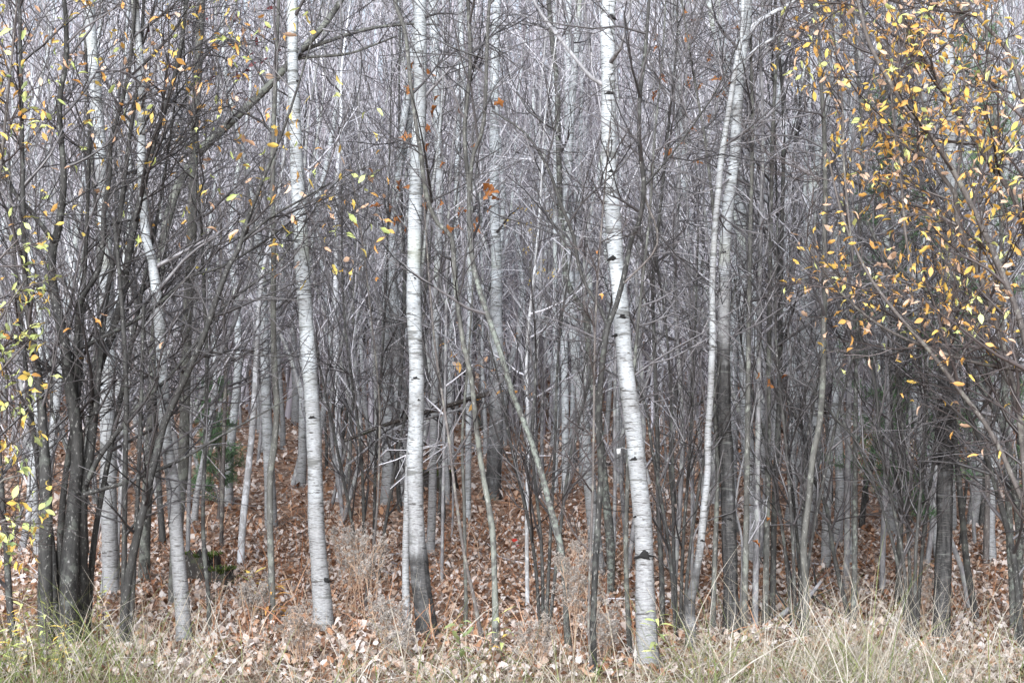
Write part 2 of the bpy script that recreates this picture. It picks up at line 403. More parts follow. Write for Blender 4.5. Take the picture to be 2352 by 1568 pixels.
for k in range(14):
    q = MB(); V, f4, f3, tt = litter_batch(np.zeros(1), np.zeros(1), np.ones(1), np.array([k / 13 * .7 + .3]), .35); V = V - np.array([0, 0, V[..., 2].min()])
    q.add(V, f4, f3, tt); protos.append(q.build('leaf', M['litter'], link=False))
for i in range(300):
    s = rng.uniform(.055, .085)
    o = place('leaf', protos[rng.integers(14)], ground, loc=(x[i], y[i], float(ground_z(x[i], y[i])) + .035)); o.scale = (s, s, s)
    o.rotation_euler = (rng.uniform(-.35, .35), rng.uniform(-.35, .35), rng.uniform(0, 6.28))

# ------------------------------------------------------------------ trees traced from the photograph
TRUNKS = []    # every thing's shoot points, for leaves
def knot(parent, pos, size):
    """branch scar: dark oval with a raised brow, facing the road"""
    th = np.linspace(0, 2 * np.pi, 12, endpoint=False); V = []; jit = 1 + .16 * rng.standard_normal(12)
    for r, dy in ((1.0, .35), (.72, -.14), (.4, -.24), (.12, -.2)):
        for a, jj in zip(th, jit):
            wd = 1.25 if math.sin(a) < .2 else 1.0
            V.append((pos[0] + size * wd * r * jj * math.cos(a), pos[1] + size * (dy + .5 * (r * math.cos(a)) ** 2), pos[2] + size * .55 * r * jj * math.sin(a) - .3 * size * (r * math.cos(a)) ** 2))
    F = [(12 * k + i, 12 * k + (i + 1) % 12, 12 * k + 12 + (i + 1) % 12, 12 * k + 12 + i) for k in range(3) for i in range(12)]
    q = MB(); q.add(V, F); q.add([V[36 + i] for i in range(12)], f3=[(0, i, i + 1) for i in range(1, 11)]); return q.build('knot', knot_m, parent)
def path3(pts, Y, lean=0.0, wob=.06):
    """picture points (px,py,width) at depth Y -> rows x,y,z,radius, ordered from the ground up"""
    pts = sorted(pts, key=lambda p: -p[1]) if pts[0][1] < pts[-1][1] else list(pts)
    out = []; ph = rng.random() * 6
    for i, (a, b, wd) in enumerate(pts):
        y = Y + lean * i / max(1, len(pts) - 1) + wob * math.sin(ph + i * .9)
        p = at(a, b, y); out.append([*p, wd / 2 / FPX * y])
    return out
def trunk_path(pts, Y, lean=0., top=None, wob=.05):
    rows = path3(pts, Y, lean, wob)
    b = rows[0]; gz = float(ground_z(b[0], b[1]))
    if b[2] > gz - .02:
        rows.insert(0, [b[0] + rng.uniform(-.03, .03), b[1], gz - .12, b[3] * 1.12])
    if top:                                    # carry the tree on above the frame
        a, c = np.array(rows[-2]), np.array(rows[-1]); d = (c - a)[:3]; d = d / np.linalg.norm(d); d = norm(d + np.array([0, 0, .5]))
        p = c[:3].copy(); r = c[3]
        while p[2] < top:
            d = norm(d + np.array([rng.normal() * .06, rng.normal() * .06, .05])); p = p + d * .7
            rows.append([*p, max(.006, r * (1 - .8 * (p[2] - c[2]) / max(.5, top - c[2])))])
    return np.array(rows)
def tree(name, label, cat, pts, Y=None, bark='aspen', ages=((0, .1), (1500, .5)), top=8.5, nb=14, blen=.9, twig='twig_mid', lean=0., sides=14,
         limbs=(), knots=(), group=None, bt=(.25, .95), bang=1.0, n2=6, n3=2, up=.05, bias=None, br=.016, rough=.015, dens=1.):
    base_px = max(pts, key=lambda p: p[1])
    if Y is None: Y = on_ground(base_px[0], base_px[1])[1]
    rows = trunk_path(pts, Y, lean, top); base = rows[0, :3].copy(); base[2] = float(ground_z(base[0], base[1]))
    t = thing(name, label, cat, base, group)
    S = spline(rows, .07)
    zz = S[:, 2]; rp = project(S[:, :3])[:, 1]
    age = np.interp(rp, [a for a, _ in ages], [v for _, v in ages]) + .06 * np.sin(zz * 5 + rng.random() * 6)
    q = MB(); S[:, 3] *= 1 + .03 * np.sin(zz * 9 + rng.random() * 6) + (.28 if bark == 'aspen' else .12) * np.exp(-np.maximum(zz - base[2], 0) / .10)
    if bark == 'aspen' and age.max() > .9:          # old furrowed bark stands out in ridges
        th = np.arange(28); rid = (.5 + .5 * np.sin(th * 2.4 + 1.3 * np.sin(th))) * .16; q.tubes(S[:, :3], S[:, 3], 28, attr=age, rough=rough); V = q.v[0].reshape(len(S), 28, 3); k = smooth(.75, 1., age)[:, None] * (rid[None] + .05 * np.sin(zz[:, None] * 14 + th[None] * 1.7))
        q.v[0] = (S[:, None, :3] + (V - S[:, None, :3]) * (1 + k - .08 * smooth(.75, 1., age)[:, None])[..., None]).reshape(-1, 3)
    else: q.tubes(S[:, :3], S[:, 3], sides, attr=age, rough=rough)
    trunk_o = q.build('trunk', M[bark], t, base)
    shoots = [(S[:, :3], S[:, 3], trunk_o)]
    for lp in limbs:
        lrow = np.array(path3(list(lp['p']), Y + lp.get('dy', 0), lp.get('lean', 0), .05)) if lp.get('keep') is None else np.array(path3(list(lp['p']), Y, lp.get('lean', 0), .05))
        # start the limb on the trunk
        k = np.argmin(((S[:, :3] - lrow[0, :3]) ** 2).sum(1))
        if np.linalg.norm(S[k, :3] - lrow[0, :3]) < .5: lrow[0, :3] = S[k, :3]
        if lrow[-1, 2] > 4.6 and lp.get('ext', True):
            d = norm(lrow[-1, :3] - lrow[-2, :3]); p = lrow[-1].copy(); add = []
            for j in range(3):
                d = norm(d + np.array([0, 0, .15])); p = p.copy(); p[:3] += d * .5; p[3] *= .7; add.append(p)
            lrow = np.vstack([lrow, add])
        L = spline(lrow, .09); q = MB(); q.tubes(L[:, :3], L[:, 3], 8, rough=rough); limb_o = q.build('limb', M[lp.get('bark', bark)], t, base)
        shoots.append((L[:, :3], L[:, 3], limb_o))
    pts3 = []
    crown = MB()
    for si, (P, Rr, hold) in enumerate(shoots):
        ln = np.linalg.norm(np.diff(P, axis=0), axis=1).sum()
        k = int(nb if si == 0 else max(3, nb * .8 * ln / 3))
        if k <= 0: continue
        m_ = np.linspace(0, len(P) - 1, 24).astype(int)
        b1, r1 = spawn(P[m_][None], Rr[m_][None], k, bt[0] if si == 0 else .15, bt[1] if si == 0 else 1., bang, blen, 6, .16, up, br, .003, .45, bias)
        for j in range(len(b1)):
            q = MB(); q.tubes(b1[j], r1[j], 5, attr=np.full(len(b1[j]), rng.random())); q.build('branch', M[twig], hold, base)
        b2, r2 = spawn(b1, r1, n2, .1, 1., .75, blen * .6, 5, .13, up, .0072, .0038, .4)
        b3, r3 = spawn(b2, r2, n3, .1, 1., .7, blen * .35, 3, .16, up, .0055, .0032, .3)
        crown.tubes(b2, r2, 3, attr=rng.random(len(b2))); crown.tubes(b3, r3, 3, attr=rng.random(len(b3))); pts3 += [b1[:, 2:].reshape(-1, 3), b2[:, 1:].reshape(-1, 3), b3[:, 1:].reshape(-1, 3)]
    if crown.n: tag(crown.build('crown', M[twig], t, base), kind='stuff')
    for (kx, ky, ks) in knots:
        k = np.argmin(np.abs(rp - ky)); c = at(kx, ky, S[k, 1]); c = np.array([c[0], S[k, 1] - S[k, 3] * math.sqrt(max(.1, 1 - ((c[0] - S[k, 0]) / S[k, 3]) ** 2)), c[2]])
        knot(trunk_o, c - base, ks * .55 / FPX * S[k, 1])
    t['_y'] = float(Y); return t, np.vstack(pts3) if pts3 else np.zeros((0, 3)), base

WH = ((0, .0), (650, .05), (800, .2), (1000, .34), (1250, .5), (1450, .72))
tree('aspen_tree', 'white aspen trunk curving slightly, dark scar low on its right side near the base', 'tree',
     [(672, 0, 24), (672, 130, 25), (676, 250, 27), (683, 400, 32), (690, 520, 34), (695, 620, 34), (702, 720, 34), (712, 860, 34), (720, 980, 34), (724, 1100, 35), (726, 1200, 37), (735, 1320, 41), (742, 1420, 44)], Y=12.9,
     ages=WH, nb=7, bt=(.5, .98), knots=((718, 958, 15), (683, 188, 12), (748, 1330, 22), (690, 470, 8)), dens=.6)
tree('aspen_tree', 'straight white aspen trunk with dark furrowed bark split open at its foot', 'tree',
     [(965, 0, 29), (965, 200, 29), (961, 320, 31), (955, 450, 32), (952, 560, 32), (950, 660, 32), (953, 760, 34), (957, 850, 34), (956, 950, 35), (953, 1080, 36), (956, 1180, 36), (960, 1270, 38), (972, 1380, 42), (984, 1470, 46)],
     ages=((0, 0), (600, .05), (800, .18), (1150, .4), (1230, .65), (1300, 1.05), (1480, 1.2)), nb=7, bt=(.5, .98), knots=((956, 868, 14), (961, 918, 13), (953, 640, 9), (966, 155, 10)))
tree('aspen_tree', 'slim grey aspen stem hugging the split-barked trunk', 'tree',
     [(950, 900, 12), (938, 1080, 15), (934, 1200, 16), (932, 1300, 17), (934, 1490, 20)], Y=12.9, ages=((0, .2), (1500, .5)), nb=3, top=5)
tree('aspen_tree', 'thickest white aspen trunk, leaning, with several dark branch scars', 'tree',
     [(1399, 0, 34), (1397, 150, 34), (1398, 300, 34), (1400, 400, 34), (1408, 500, 36), (1415, 600, 36), (1425, 690, 36), (1431, 780, 37), (1441, 880, 39), (1455, 980, 40), (1464, 1080, 41), (1475, 1180, 42), (1480, 1280, 43), (1483, 1400, 46), (1491, 1540, 52)],
     ages=((0, .05), (700, .12), (900, .28), (1100, .4), (1300, .52), (1450, .75), (1550, .9)), nb=6, bt=(.5, .98), lean=.2,
     limbs=({'p': [(1392, 200, 12), (1360, 180, 10), (1310, 120, 9), (1260, 55, 8), (1225, 0, 7)], 'bark': 'grey', 'lean': .6},
            {'p': [(1408, 140, 11), (1425, 110, 9), (1440, 60, 7), (1450, 0, 6)], 'bark': 'grey'}),
     knots=((1402, 42, 22), (1398, 216, 20), (1402, 395, 14), (1428, 728, 20), (1416, 770, 14), (1456, 1052, 18), (1478, 1272, 34), (1459, 1185, 10), (1407, 595, 22)))
tree('aspen_tree', 'white aspen forking at the top, turning to blackish bark below', 'tree',
     [(1716, 0, 24), (1711, 76, 23), (1701, 151, 22), (1693, 252, 24), (1688, 353, 24), (1675, 453, 26), (1668, 520, 26), (1664, 600, 26), (1663, 680, 27), (1662, 771, 28), (1662, 873, 29), (1664, 975, 30), (1670, 1076, 30), (1674, 1200, 31), (1678, 1340, 32), (1680, 1460, 34)],
     ages=((0, .12), (600, .25), (700, .5), (770, .9), (850, 1.1), (1500, 1.2)), nb=8, bt=(.45, .98),
     limbs=({'p': [(1708, 105, 13), (1730, 60, 12), (1775, 30, 10), (1830, 0, 9)], 'bark': 'pale'}, {'p': [(1700, 150, 9), (1740, 110, 8), (1790, 80, 7), (1850, 40, 5)], 'bark': 'pale'}),
     knots=((1663, 580, 12), (1665, 660, 10), (1674, 1190, 12)))
tree('aspen_tree', 'crooked slender white aspen crossing in front of the blackish forked one', 'tree',
     [(1705, 60, 9), (1692, 140, 11), (1680, 215, 12), (1668, 290, 13), (1656, 370, 14), (1650, 440, 14), (1644, 500, 14), (1640, 560, 14), (1636, 660, 14), (1637, 771, 15), (1634, 848, 15), (1631, 924, 15), (1626, 1000, 15), (1626, 1076, 15), (1616, 1178, 16), (1609, 1254, 17), (1598, 1320, 18), (1586, 1381, 21), (1586, 1432, 22), (1588, 1508, 23)],
     ages=((0, .32), (900, .42), (1200, .58), (1350, .9), (1500, 1.)), nb=9, bt=(.3, .95), knots=((1634, 838, 8), (1612, 1240, 10), (1586, 1375, 12)))
tree('aspen_tree', 'large distant aspen pale above and charcoal grey at the foot, behind the fallen log', 'tree',
     [(1140, 0, 20), (1136, 150, 20), (1136, 300, 22), (1135, 450, 23), (1140, 600, 24), (1140, 700, 26), (1143, 850, 28), (1140, 950, 30), (1135, 1050, 31), (1132, 1145, 34)],
     ages=((0, .0), (600, .05), (850, .4), (950, .9), (1150, 1.1)), nb=12, top=11, blen=1.2)
tree('aspen_tree', 'thin white aspen pole standing behind the lichened crooked stem', 'tree',
     [(1058, 0, 10), (1066, 250, 11), (1076, 450, 12), (1080, 700, 13), (1077, 800, 14), (1076, 1000, 14), (1074, 1200, 15)], ages=((0, .0), (900, .15), (1200, .35)), nb=9, top=9)
tree('aspen_tree', 'white aspen just behind the straight split-barked trunk', 'tree',
     [(994, 0, 20), (1000, 150, 20), (1006, 300, 19), (1010, 420, 18), (1006, 600, 18), (1000, 800, 18), (996, 1000, 18), (992, 1180, 19)], Y=17, ages=((0, .05), (600, .25), (1200, .6)), nb=12, top=9)
for pts, lab in (([(1273, 200, 8), (1275, 400, 10), (1275, 787, 11), (1280, 873, 11), (1276, 1025, 12), (1276, 1130, 13)], 'thinnest of three pale aspen poles beside the crooked lichened stem'),
                 ([(1306, 0, 12), (1302, 300, 13), (1298, 600, 14), (1296, 771, 17), (1298, 950, 17), (1299, 1130, 18)], 'broadest of three pale lavender aspen poles standing close together'),
                 ([(1335, 250, 9), (1326, 600, 10), (1319, 771, 11), (1316, 900, 11), (1312, 1080, 12)], 'pale aspen pole leaning gently beside the broadest pole of its trio')):
    tree('aspen_tree', lab, 'tree', pts, ages=((0, .0), (800, .08), (1150, .3)), nb=9, top=9)
tree('aspen_tree', 'wide pale aspen trunk behind the dark alder clump', 'tree',
     [(205, 0, 24), (215, 150, 25), (228, 300, 27), (240, 500, 30), (245, 700, 32), (249, 822, 34), (246, 924, 35), (249, 1025, 36), (250, 1127, 36), (252, 1229, 36), (254, 1330, 38), (250, 1400, 40)],
     Y=14.5, ages=((0, .1), (800, .25), (1200, .45), (1400, .6)), nb=8, knots=((247, 1110, 16), (243, 895, 10)))
tree('aspen_tree', 'pale aspen with a kinked upper stem and grey ringed foot', 'tree',
     [(310, 0, 17), (318, 100, 18), (325, 200, 18), (325, 380, 19), (330, 480, 20), (338, 560, 21), (350, 600, 22), (362, 700, 24), (368, 771, 26), (373, 873, 27), (378, 975, 27), (388, 1056, 28), (397, 1110, 30), (402, 1190, 31), (409, 1280, 32), (418, 1381, 34), (425, 1490, 36)],
     Y=12.45, ages=((0, .25), (600, .15), (950, .22), (1080, .5), (1400, .7), (1500, .85)), nb=8, knots=((392, 1070, 12),))
tree('smooth_trunk', 'smooth tan-grey trunk rising behind the kinked pale aspen', 'tree',
     [(462, 0, 18), (455, 150, 19), (447, 300, 20), (443, 450, 21), (440, 550, 22), (432, 700, 22), (427, 822, 23), (424, 950, 24), (421, 1076, 24), (414, 1150, 24), (402, 1290, 26)], Y=14.2, bark='olive', nb=10)
tree('leaning_tree', 'mossy olive-grey trunk leaning far to one side with arching limbs', 'tree',
     [(790, -10, 12), (751, 50, 14), (710, 96, 16), (690, 118, 16), (600, 215, 18), (520, 290, 19), (450, 360, 20), (400, 450, 20), (375, 560, 21), (362, 700, 21), (352, 850, 22), (345, 1000, 22), (335, 1200, 24), (330, 1340, 26)], Y=15.2, bark='olive', nb=14, top=None, ages=((0, 1), (1500, .6)),
     limbs=({'p': [(690, 120, 9), (751, 96, 9), (811, 76, 9), (867, 63, 8), (952, 55, 6), (1010, 58, 4)], 'ext': False}, {'p': [(660, 150, 7), (690, 134, 7), (760, 128, 7), (811, 121, 6), (912, 83, 4)], 'ext': False}))
# dark and grey stems
tree('crooked_stem', 'dark stem bending across the straight split-barked aspen, lichened below', 'tree',
     [(906, 0, 9.3), (931, 76, 9.3), (941, 176, 9.3), (951, 252, 9.3), (966, 353, 10.2), (981, 453, 10.2), (1006, 514, 10.2), (1037, 544, 11.0), (1044, 630, 11.0), (1052, 705, 11.0), (1064, 786, 11.0), (1083, 873, 11.9), (1094, 980, 11.9), (1107, 1076, 12.8), (1122, 1158, 13.6), (1132, 1229, 13.6), (1135, 1305, 13.6), (1138, 1420, 15.3)],
     Y=12.3, bark='olive', ages=((0, 0), (600, .3), (1000, 1), (1400, 1)), nb=12, bt=(.3, .95), twig='twig_dark')
tree('crooked_stem', 'pale green lichened stem leaning over, splitting into two dark arms', 'tree',
     [(1125, 0, 7.6), (1119, 100, 8.5), (1111, 282, 9.3), (1088, 353, 9.3), (1078, 440, 10.2), (1080, 554, 11.0), (1092, 630, 11.9), (1117, 715, 11.9), (1140, 780, 12.8), (1157, 833, 12.8), (1175, 898, 12.8), (1187, 929, 12.8), (1217, 1005, 13.6), (1243, 1086, 13.6), (1268, 1178, 14.4), (1288, 1254, 14.4), (1299, 1356, 14.4), (1301, 1432, 15.3), (1306, 1500, 16.1)],
     bark='lichen', ages=((0, -.6), (500, 0), (700, 1), (1100, 1), (1400, .2)), nb=12, bt=(.3, .95), twig='twig_dark',
     limbs=({'p': [(1080, 440, 10), (1067, 302, 10), (1080, 151, 9), (1075, 0, 9)], 'bark': 'olive'},))
tree('crooked_stem', 'speckled grey-green stem with a sharp elbow halfway up', 'tree',
     [(1260, 0, 11), (1272, 126, 12), (1280, 202, 12), (1282, 302, 13), (1285, 403, 13), (1287, 479, 13), (1295, 580, 14), (1303, 650, 16), (1323, 690, 17), (1343, 716, 17), (1350, 760, 17), (1357, 863, 18), (1370, 924, 18), (1380, 1025, 18), (1390, 1127, 19), (1398, 1203, 20), (1403, 1280, 20), (1400, 1370, 20)],
     bark='lichen', ages=((0, .1), (500, .5), (1400, .6)), nb=12, bt=(.3, .95), twig='twig_dark')
tree('forked_stem', 'dark slender stem forking into a wide Y in front of the thickest aspen', 'tree',
     [(1491, 0, 8), (1481, 126, 9), (1469, 227, 10), (1469, 328, 10), (1479, 428, 11), (1469, 504, 11), (1449, 554, 11), (1434, 630, 12), (1414, 705, 12), (1396, 750, 13), (1388, 800, 13), (1380, 873, 13), (1375, 975, 14), (1380, 1076, 14), (1375, 1178, 14), (1370, 1254, 15), (1366, 1330, 15), (1362, 1450, 16)],
     Y=10.9, bark='alder', nb=14, bt=(.35, .95), twig='twig_dark',
     limbs=({'p': [(1396, 750, 9), (1378, 705, 9), (1348, 660, 8), (1328, 605, 8), (1318, 544, 8), (1292, 479, 8), (1257, 383, 7), (1205, 305, 6), (1130, 255, 4)], 'ext': False},
            {'p': [(1478, 430, 6), (1530, 370, 5), (1590, 290, 4), (1650, 200, 4), (1700, 90, 3)], 'ext': False},
            {'p': [(1478, 445, 6), (1510, 560, 5), (1545, 690, 5)][::-1], 'ext': False, 'bark': 'brown'}))
tree('slim_trunk', 'slim olive stem with a bend low down beside the scarred curving aspen', 'tree',
     [(640, 0, 8), (632, 200, 10), (626, 400, 11), (628, 560, 12), (628, 760, 13), (632, 870, 14), (636, 940, 14), (628, 1040, 15), (621, 1080, 15), (620, 1200, 15), (623, 1300, 15), (626, 1435, 16)], bark='olive', nb=14, bt=(.3, .95))
def stem(label, pts, bark='grey', Y=None, **kw):
    kw.setdefault('nb', 19); kw.setdefault('twig', 'twig_dark' if bark in ('alder', 'brown') else ('twig_mid', 'twig_mid', 'twig_grey')[rng.integers(3)]); kw.setdefault('bt', (.3, .97))
    return tree('slim_trunk', label, 'tree', pts, Y, bark, **kw)
stem('dark bluish stem leaning out of the litter behind the rotten stump', [(600, 650, 10), (590, 800, 11), (585, 900, 13), (578, 1000, 14), (568, 1100, 15), (558, 1200, 16), (552, 1300, 16)], 'pale', ages=((0, 1), (1500, 1)), top=7)
stem('wiry dark stem with a wavy foot beside the kinked aspen', [(470, 700, 8), (475, 850, 8), (470, 1050, 9), (466, 1180, 9), (470, 1280, 10), (478, 1360, 10), (482, 1470, 11)], 'alder', top=6)
stem('dark stem rising from the litter beside the mossy stump', [(520, 800, 8), (516, 950, 9), (512, 1100, 9), (508, 1260, 10)], 'brown', top=6)
stem('straight grey pole right behind the scarred curving aspen', [(775, 400, 10), (772, 600, 12), (773, 800, 14), (776, 950, 14), (778, 1050, 15), (778, 1150, 15)], 'pale', ages=((0, .5), (1500, .9)), top=8)
stem('thin tan sapling on the litter between the two big aspens', [(812, 700, 5), (812, 850, 6), (806, 1000, 7), (800, 1180, 8)], 'olive', top=6)
stem('brown wiry sapling bare to the base amid dead asters', [(870, 900, 4), (872, 1000, 5), (868, 1140, 5), (858, 1250, 6), (840, 1375, 7)], 'brown', Y=14, nb=9, top=3.6)
stem('thin pale tan rod standing before the crooked lichened stem', [(1062, 1000, 7), (1066, 1150, 8), (1068, 1280, 8), (1070, 1375, 9)], 'olive', Y=13.5, nb=4, top=4)
stem('dark warty sapling leaning amid rusty bracken', [(1000, 800, 5), (1030, 1000, 6), (1048, 1150, 7), (1068, 1280, 8), (1090, 1380, 9), (1108, 1480, 10)], 'brown', nb=8, top=4.4)
stem('dark spindly stem leaning by the pale pole trio', [(1230, 600, 6), (1210, 800, 7), (1213, 1000, 8), (1210, 1200, 9), (1212, 1400, 10)], 'pale', ages=((0, 1), (1500, 1.)), top=6)
stem('tawny skinned stem close to the thickest aspen', [(1452, 900, 8), (1446, 1000, 9), (1440, 1150, 10), (1438, 1300, 11), (1446, 1480, 12)], 'olive', Y=12, top=6)
stem('dark stem pressed behind the thickest aspen on the litter', [(1500, 650, 8), (1505, 850, 9), (1510, 1000, 10), (1512, 1150, 11), (1520, 1330, 12), (1522, 1440, 13)], 'alder', top=7)
stem('grey stem with two bends near the slender white aspen', [(1560, 400, 7), (1550, 650, 9), (1560, 850, 10), (1568, 1000, 11), (1560, 1180, 12), (1550, 1320, 13), (1548, 1420, 13)], 'grey', top=7)
stem('olive stem between the crooked white aspen and the blackish one', [(1640, 900, 9), (1648, 1050, 10), (1645, 1200, 11), (1640, 1330, 12), (1638, 1450, 13)], 'olive', Y=12.8, top=7)
for k, (x0, x1, lab, bk) in enumerate(((1718, 1712, 'smooth olive pole nearest the blackish aspen in a row of poles', 'olive'), (1742, 1736, 'grey pole second from the blackish aspen in a row of poles', 'grey'),
                                 (1765, 1760, 'olive pole third from the blackish aspen in a row of poles', 'olive'), (1790, 1776, 'dark pole fourth from the blackish aspen in a row of poles', 'alder'))):
    stem(lab, [(x0 + 10, 300, 8), (x0 + 4, 600, 10), (x0, 900, 12), (x1 + 3, 1150, 13), (x1, 1300, 14), (x1 - 3, 1455 - 8 * k, 15)], bk, top=7.5)
stem('dark olive stem with a bowed lower half by the row of poles', [(1870, 0, 8), (1893, 300, 10), (1894, 600, 12), (1892, 771, 13), (1890, 873, 13), (1882, 974, 14), (1867, 1050, 14), (1857, 1152, 14), (1846, 1254, 15), (1851, 1355, 15), (1849, 1480, 16)], 'olive', ages=((0, .2), (1500, .2)))
stem('black whip-like stem slanting across to the tall straw grass', [(1800, 900, 5), (1846, 1000, 7), (1859, 1076, 8), (1897, 1162, 9), (1913, 1259, 10), (1928, 1330, 11), (1955, 1440, 12)], 'alder', top=None, nb=9)
stem('grey-blue pole in the open litter near the straw grass', [(1960, 300, 8), (1955, 700, 11), (1948, 1000, 12), (1946, 1200, 13), (1944, 1360, 14)], 'grey', top=8)
stem('lichen dotted pole beside the grey-blue pole', [(1975, 500, 9), (1966, 900, 10), (1964, 1100, 12), (1963, 1300, 13), (1960, 1440, 14)], 'lichen', top=7)
stem('dark pole between two bare shrubs on open litter', [(2048, 500, 9), (2040, 900, 10), (2034, 1100, 12), (2028, 1250, 13), (2026, 1360, 14)], 'grey', ages=((0, -.2), (1500, -.2)), top=8)
stem('forked black stem on open litter facing the dark furrowed trunk', [(2060, 700, 8), (2066, 950, 10), (2070, 1150, 11), (2066, 1280, 12), (2060, 1400, 13)], 'alder', top=6, limbs=({'p': [(2066, 1180, 8), (2052, 1050, 7), (2046, 900, 6), (2040, 780, 5)], 'ext': False},))
tree('dark_aspen_tree', 'dark furrowed trunk, whitish higher up, behind the golden leaves', 'tree',
     [(2173, 0, 21), (2178, 100, 22), (2181, 202, 23), (2183, 353, 24), (2183, 504, 26), (2178, 700, 28), (2173, 822, 31), (2172, 924, 32), (2172, 1025, 33), (2170, 1127, 33), (2169, 1229, 34), (2165, 1330, 35), (2161, 1480, 38)],
     ages=((0, .15), (500, .35), (700, .75), (850, 1.1), (1500, 1.2)), nb=10)
tree('aspen_tree', 'slim white aspen close beside the dark furrowed trunk', 'tree', [(2172, 200, 12), (2160, 450, 14), (2146, 700, 15), (2141, 822, 16), (2139, 974, 17), (2130, 1076, 18), (2126, 1180, 19)], ages=((0, .05), (900, .2), (1100, .5)), nb=12, top=9)
stem('dark stem curving away at the foot of the dark furrowed trunk', [(2190, 700, 9), (2192, 974, 12), (2202, 1101, 13), (2212, 1203, 14), (2222, 1305, 15), (2243, 1430, 16)], 'alder', top=6.5)
tree('leaning_tree', 'pale lichened stem leaning out over the shrub and breaking into grey arms', 'tree',
     [(1990, 500, 7), (2020, 570, 9), (2050, 610, 10), (2103, 645, 11), (2133, 672, 12), (2172, 745, 13), (2207, 815, 14), (2248, 880, 15), (2283, 934, 16), (2309, 1000, 16), (2324, 1076, 17), (2334, 1152, 17), (2342, 1229, 18), (2340, 1355, 18), (2338, 1490, 20)], bark='lichen', top=None, nb=18, twig='twig_mid', bt=(.3, 1.))
stem('lichened straight stem tucked beneath the leaning lichened one', [(2300, 700, 12), (2308, 900, 14), (2314, 1076, 16), (2319, 1228, 17), (2325, 1340, 17), (2329, 1450, 18)], 'lichen', ages=((0, .6), (1500, .6)), top=7)
stem('black stem sweeping upward under the leaning lichened stem', [(2190, 850, 8), (2230, 960, 10), (2262, 1040, 11), (2285, 1110, 12), (2310, 1200, 13), (2330, 1290, 14), (2345, 1460, 15)], 'alder', Y=12.0, top=None, nb=12)

# fallen wood, stump and tag
def log(name, label, pts, Y0, Y1, bark, cat='log'):
    n = len(pts); rows = np.array([[*at(a, b, Y0 + (Y1 - Y0) * i / (n - 1)), wd / 2 / FPX * Y0] for i, (a, b, wd) in enumerate(pts)])
    base = rows[0, :3].copy(); S = spline(rows, .1); q = MB(); q.tubes(S[:, :3], S[:, 3], 9, rough=.06)
    t = thing(name, label, cat, base); q.build('trunk', M[bark], t, base)
    m_ = np.linspace(0, len(S) - 1, 12).astype(int)
    b, r = spawn(S[m_][None, :, :3], S[m_, 3][None], 9, .1, 1., 1.1, .6, 4, .2, 0., .012, .004)
    for j in range(len(b)): q = MB(); q.tubes(b[j], r[j], 5); q.build('branch_stub', M['twig_dark'], t, base)
log('fallen_log', 'dark fallen log propped at a slant behind the split-barked aspen', [(790, 1012, 8), (878, 978, 9), (934, 960, 10), (1020, 934, 11), (1124, 903, 12)], 15.4, 15.9, 'rotten')
log('fallen_pole', 'thin grey pole lying slanted below the dark propped log', [(800, 1066, 6), (868, 1010, 7), (929, 975, 8), (1000, 955, 7), (1061, 939, 6)], 15.2, 15.6, 'grey')
log('fallen_branch', 'broken grey bough on the litter by the row of poles', [(1760, 1440, 12), (1810, 1400, 12), (1850, 1378, 11), (1885, 1335, 7)], 13.2, 13.6, 'grey', 'branch')
for k in range(22):          # sticks lying in the litter
    sx, sy = rng.uniform(-4.6, 4.6), rng.uniform(12.2, 17); a = rng.uniform(0, 6.28); L = rng.uniform(.3, .9); n = 7; u = np.linspace(0, 1, n)
    X = sx + L * u * math.cos(a) + .02 * rng.standard_normal(n); Y = sy + L * u * math.sin(a) + .02 * rng.standard_normal(n)
    P = np.stack([X, Y, ground_z(X, Y) + .03 + .05 * u * rng.random()], 1); r = rng.uniform(.006, .014); bs = P[0].copy()
    sp = CX + FPX * sx / sy; nm = min(((100, 'the dark alder clump'), (400, 'the kinked pale aspen'), (720, 'the scarred curving aspen'), (955, 'the split-barked aspen'), (1250, 'the three pale poles'), (1460, 'the thickest aspen'), (1660, 'the blackish aspen'), (1850, 'the bowed olive stem'), (2165, 'the dark furrowed trunk')), key=lambda m_: abs(m_[0] - sp))[1]
    t_ = thing('fallen_stick', f'{"thick" if r > .010 else "thin"} {"long" if L > .6 else "short"} dead stick lying in the leaves near {nm}', 'stick', bs, 'dead sticks in the litter')
    q = MB(); q.tubes(P, np.linspace(r, r * .5, n), 6, rough=.06, attr=np.full(n, rng.random())); q.build('shaft', M['twig_grey'], t_, bs)
    b_, r_ = spawn(P[None], np.linspace(r, r * .5, n)[None], 2, .3, .9, .8, .18, 3, .1, .05, .005, .003); q = MB(); q.tubes(b_[0], r_[0], 4, attr=np.full(3, .6)); q.build('side_twig', M['twig_grey'], t_, bs)
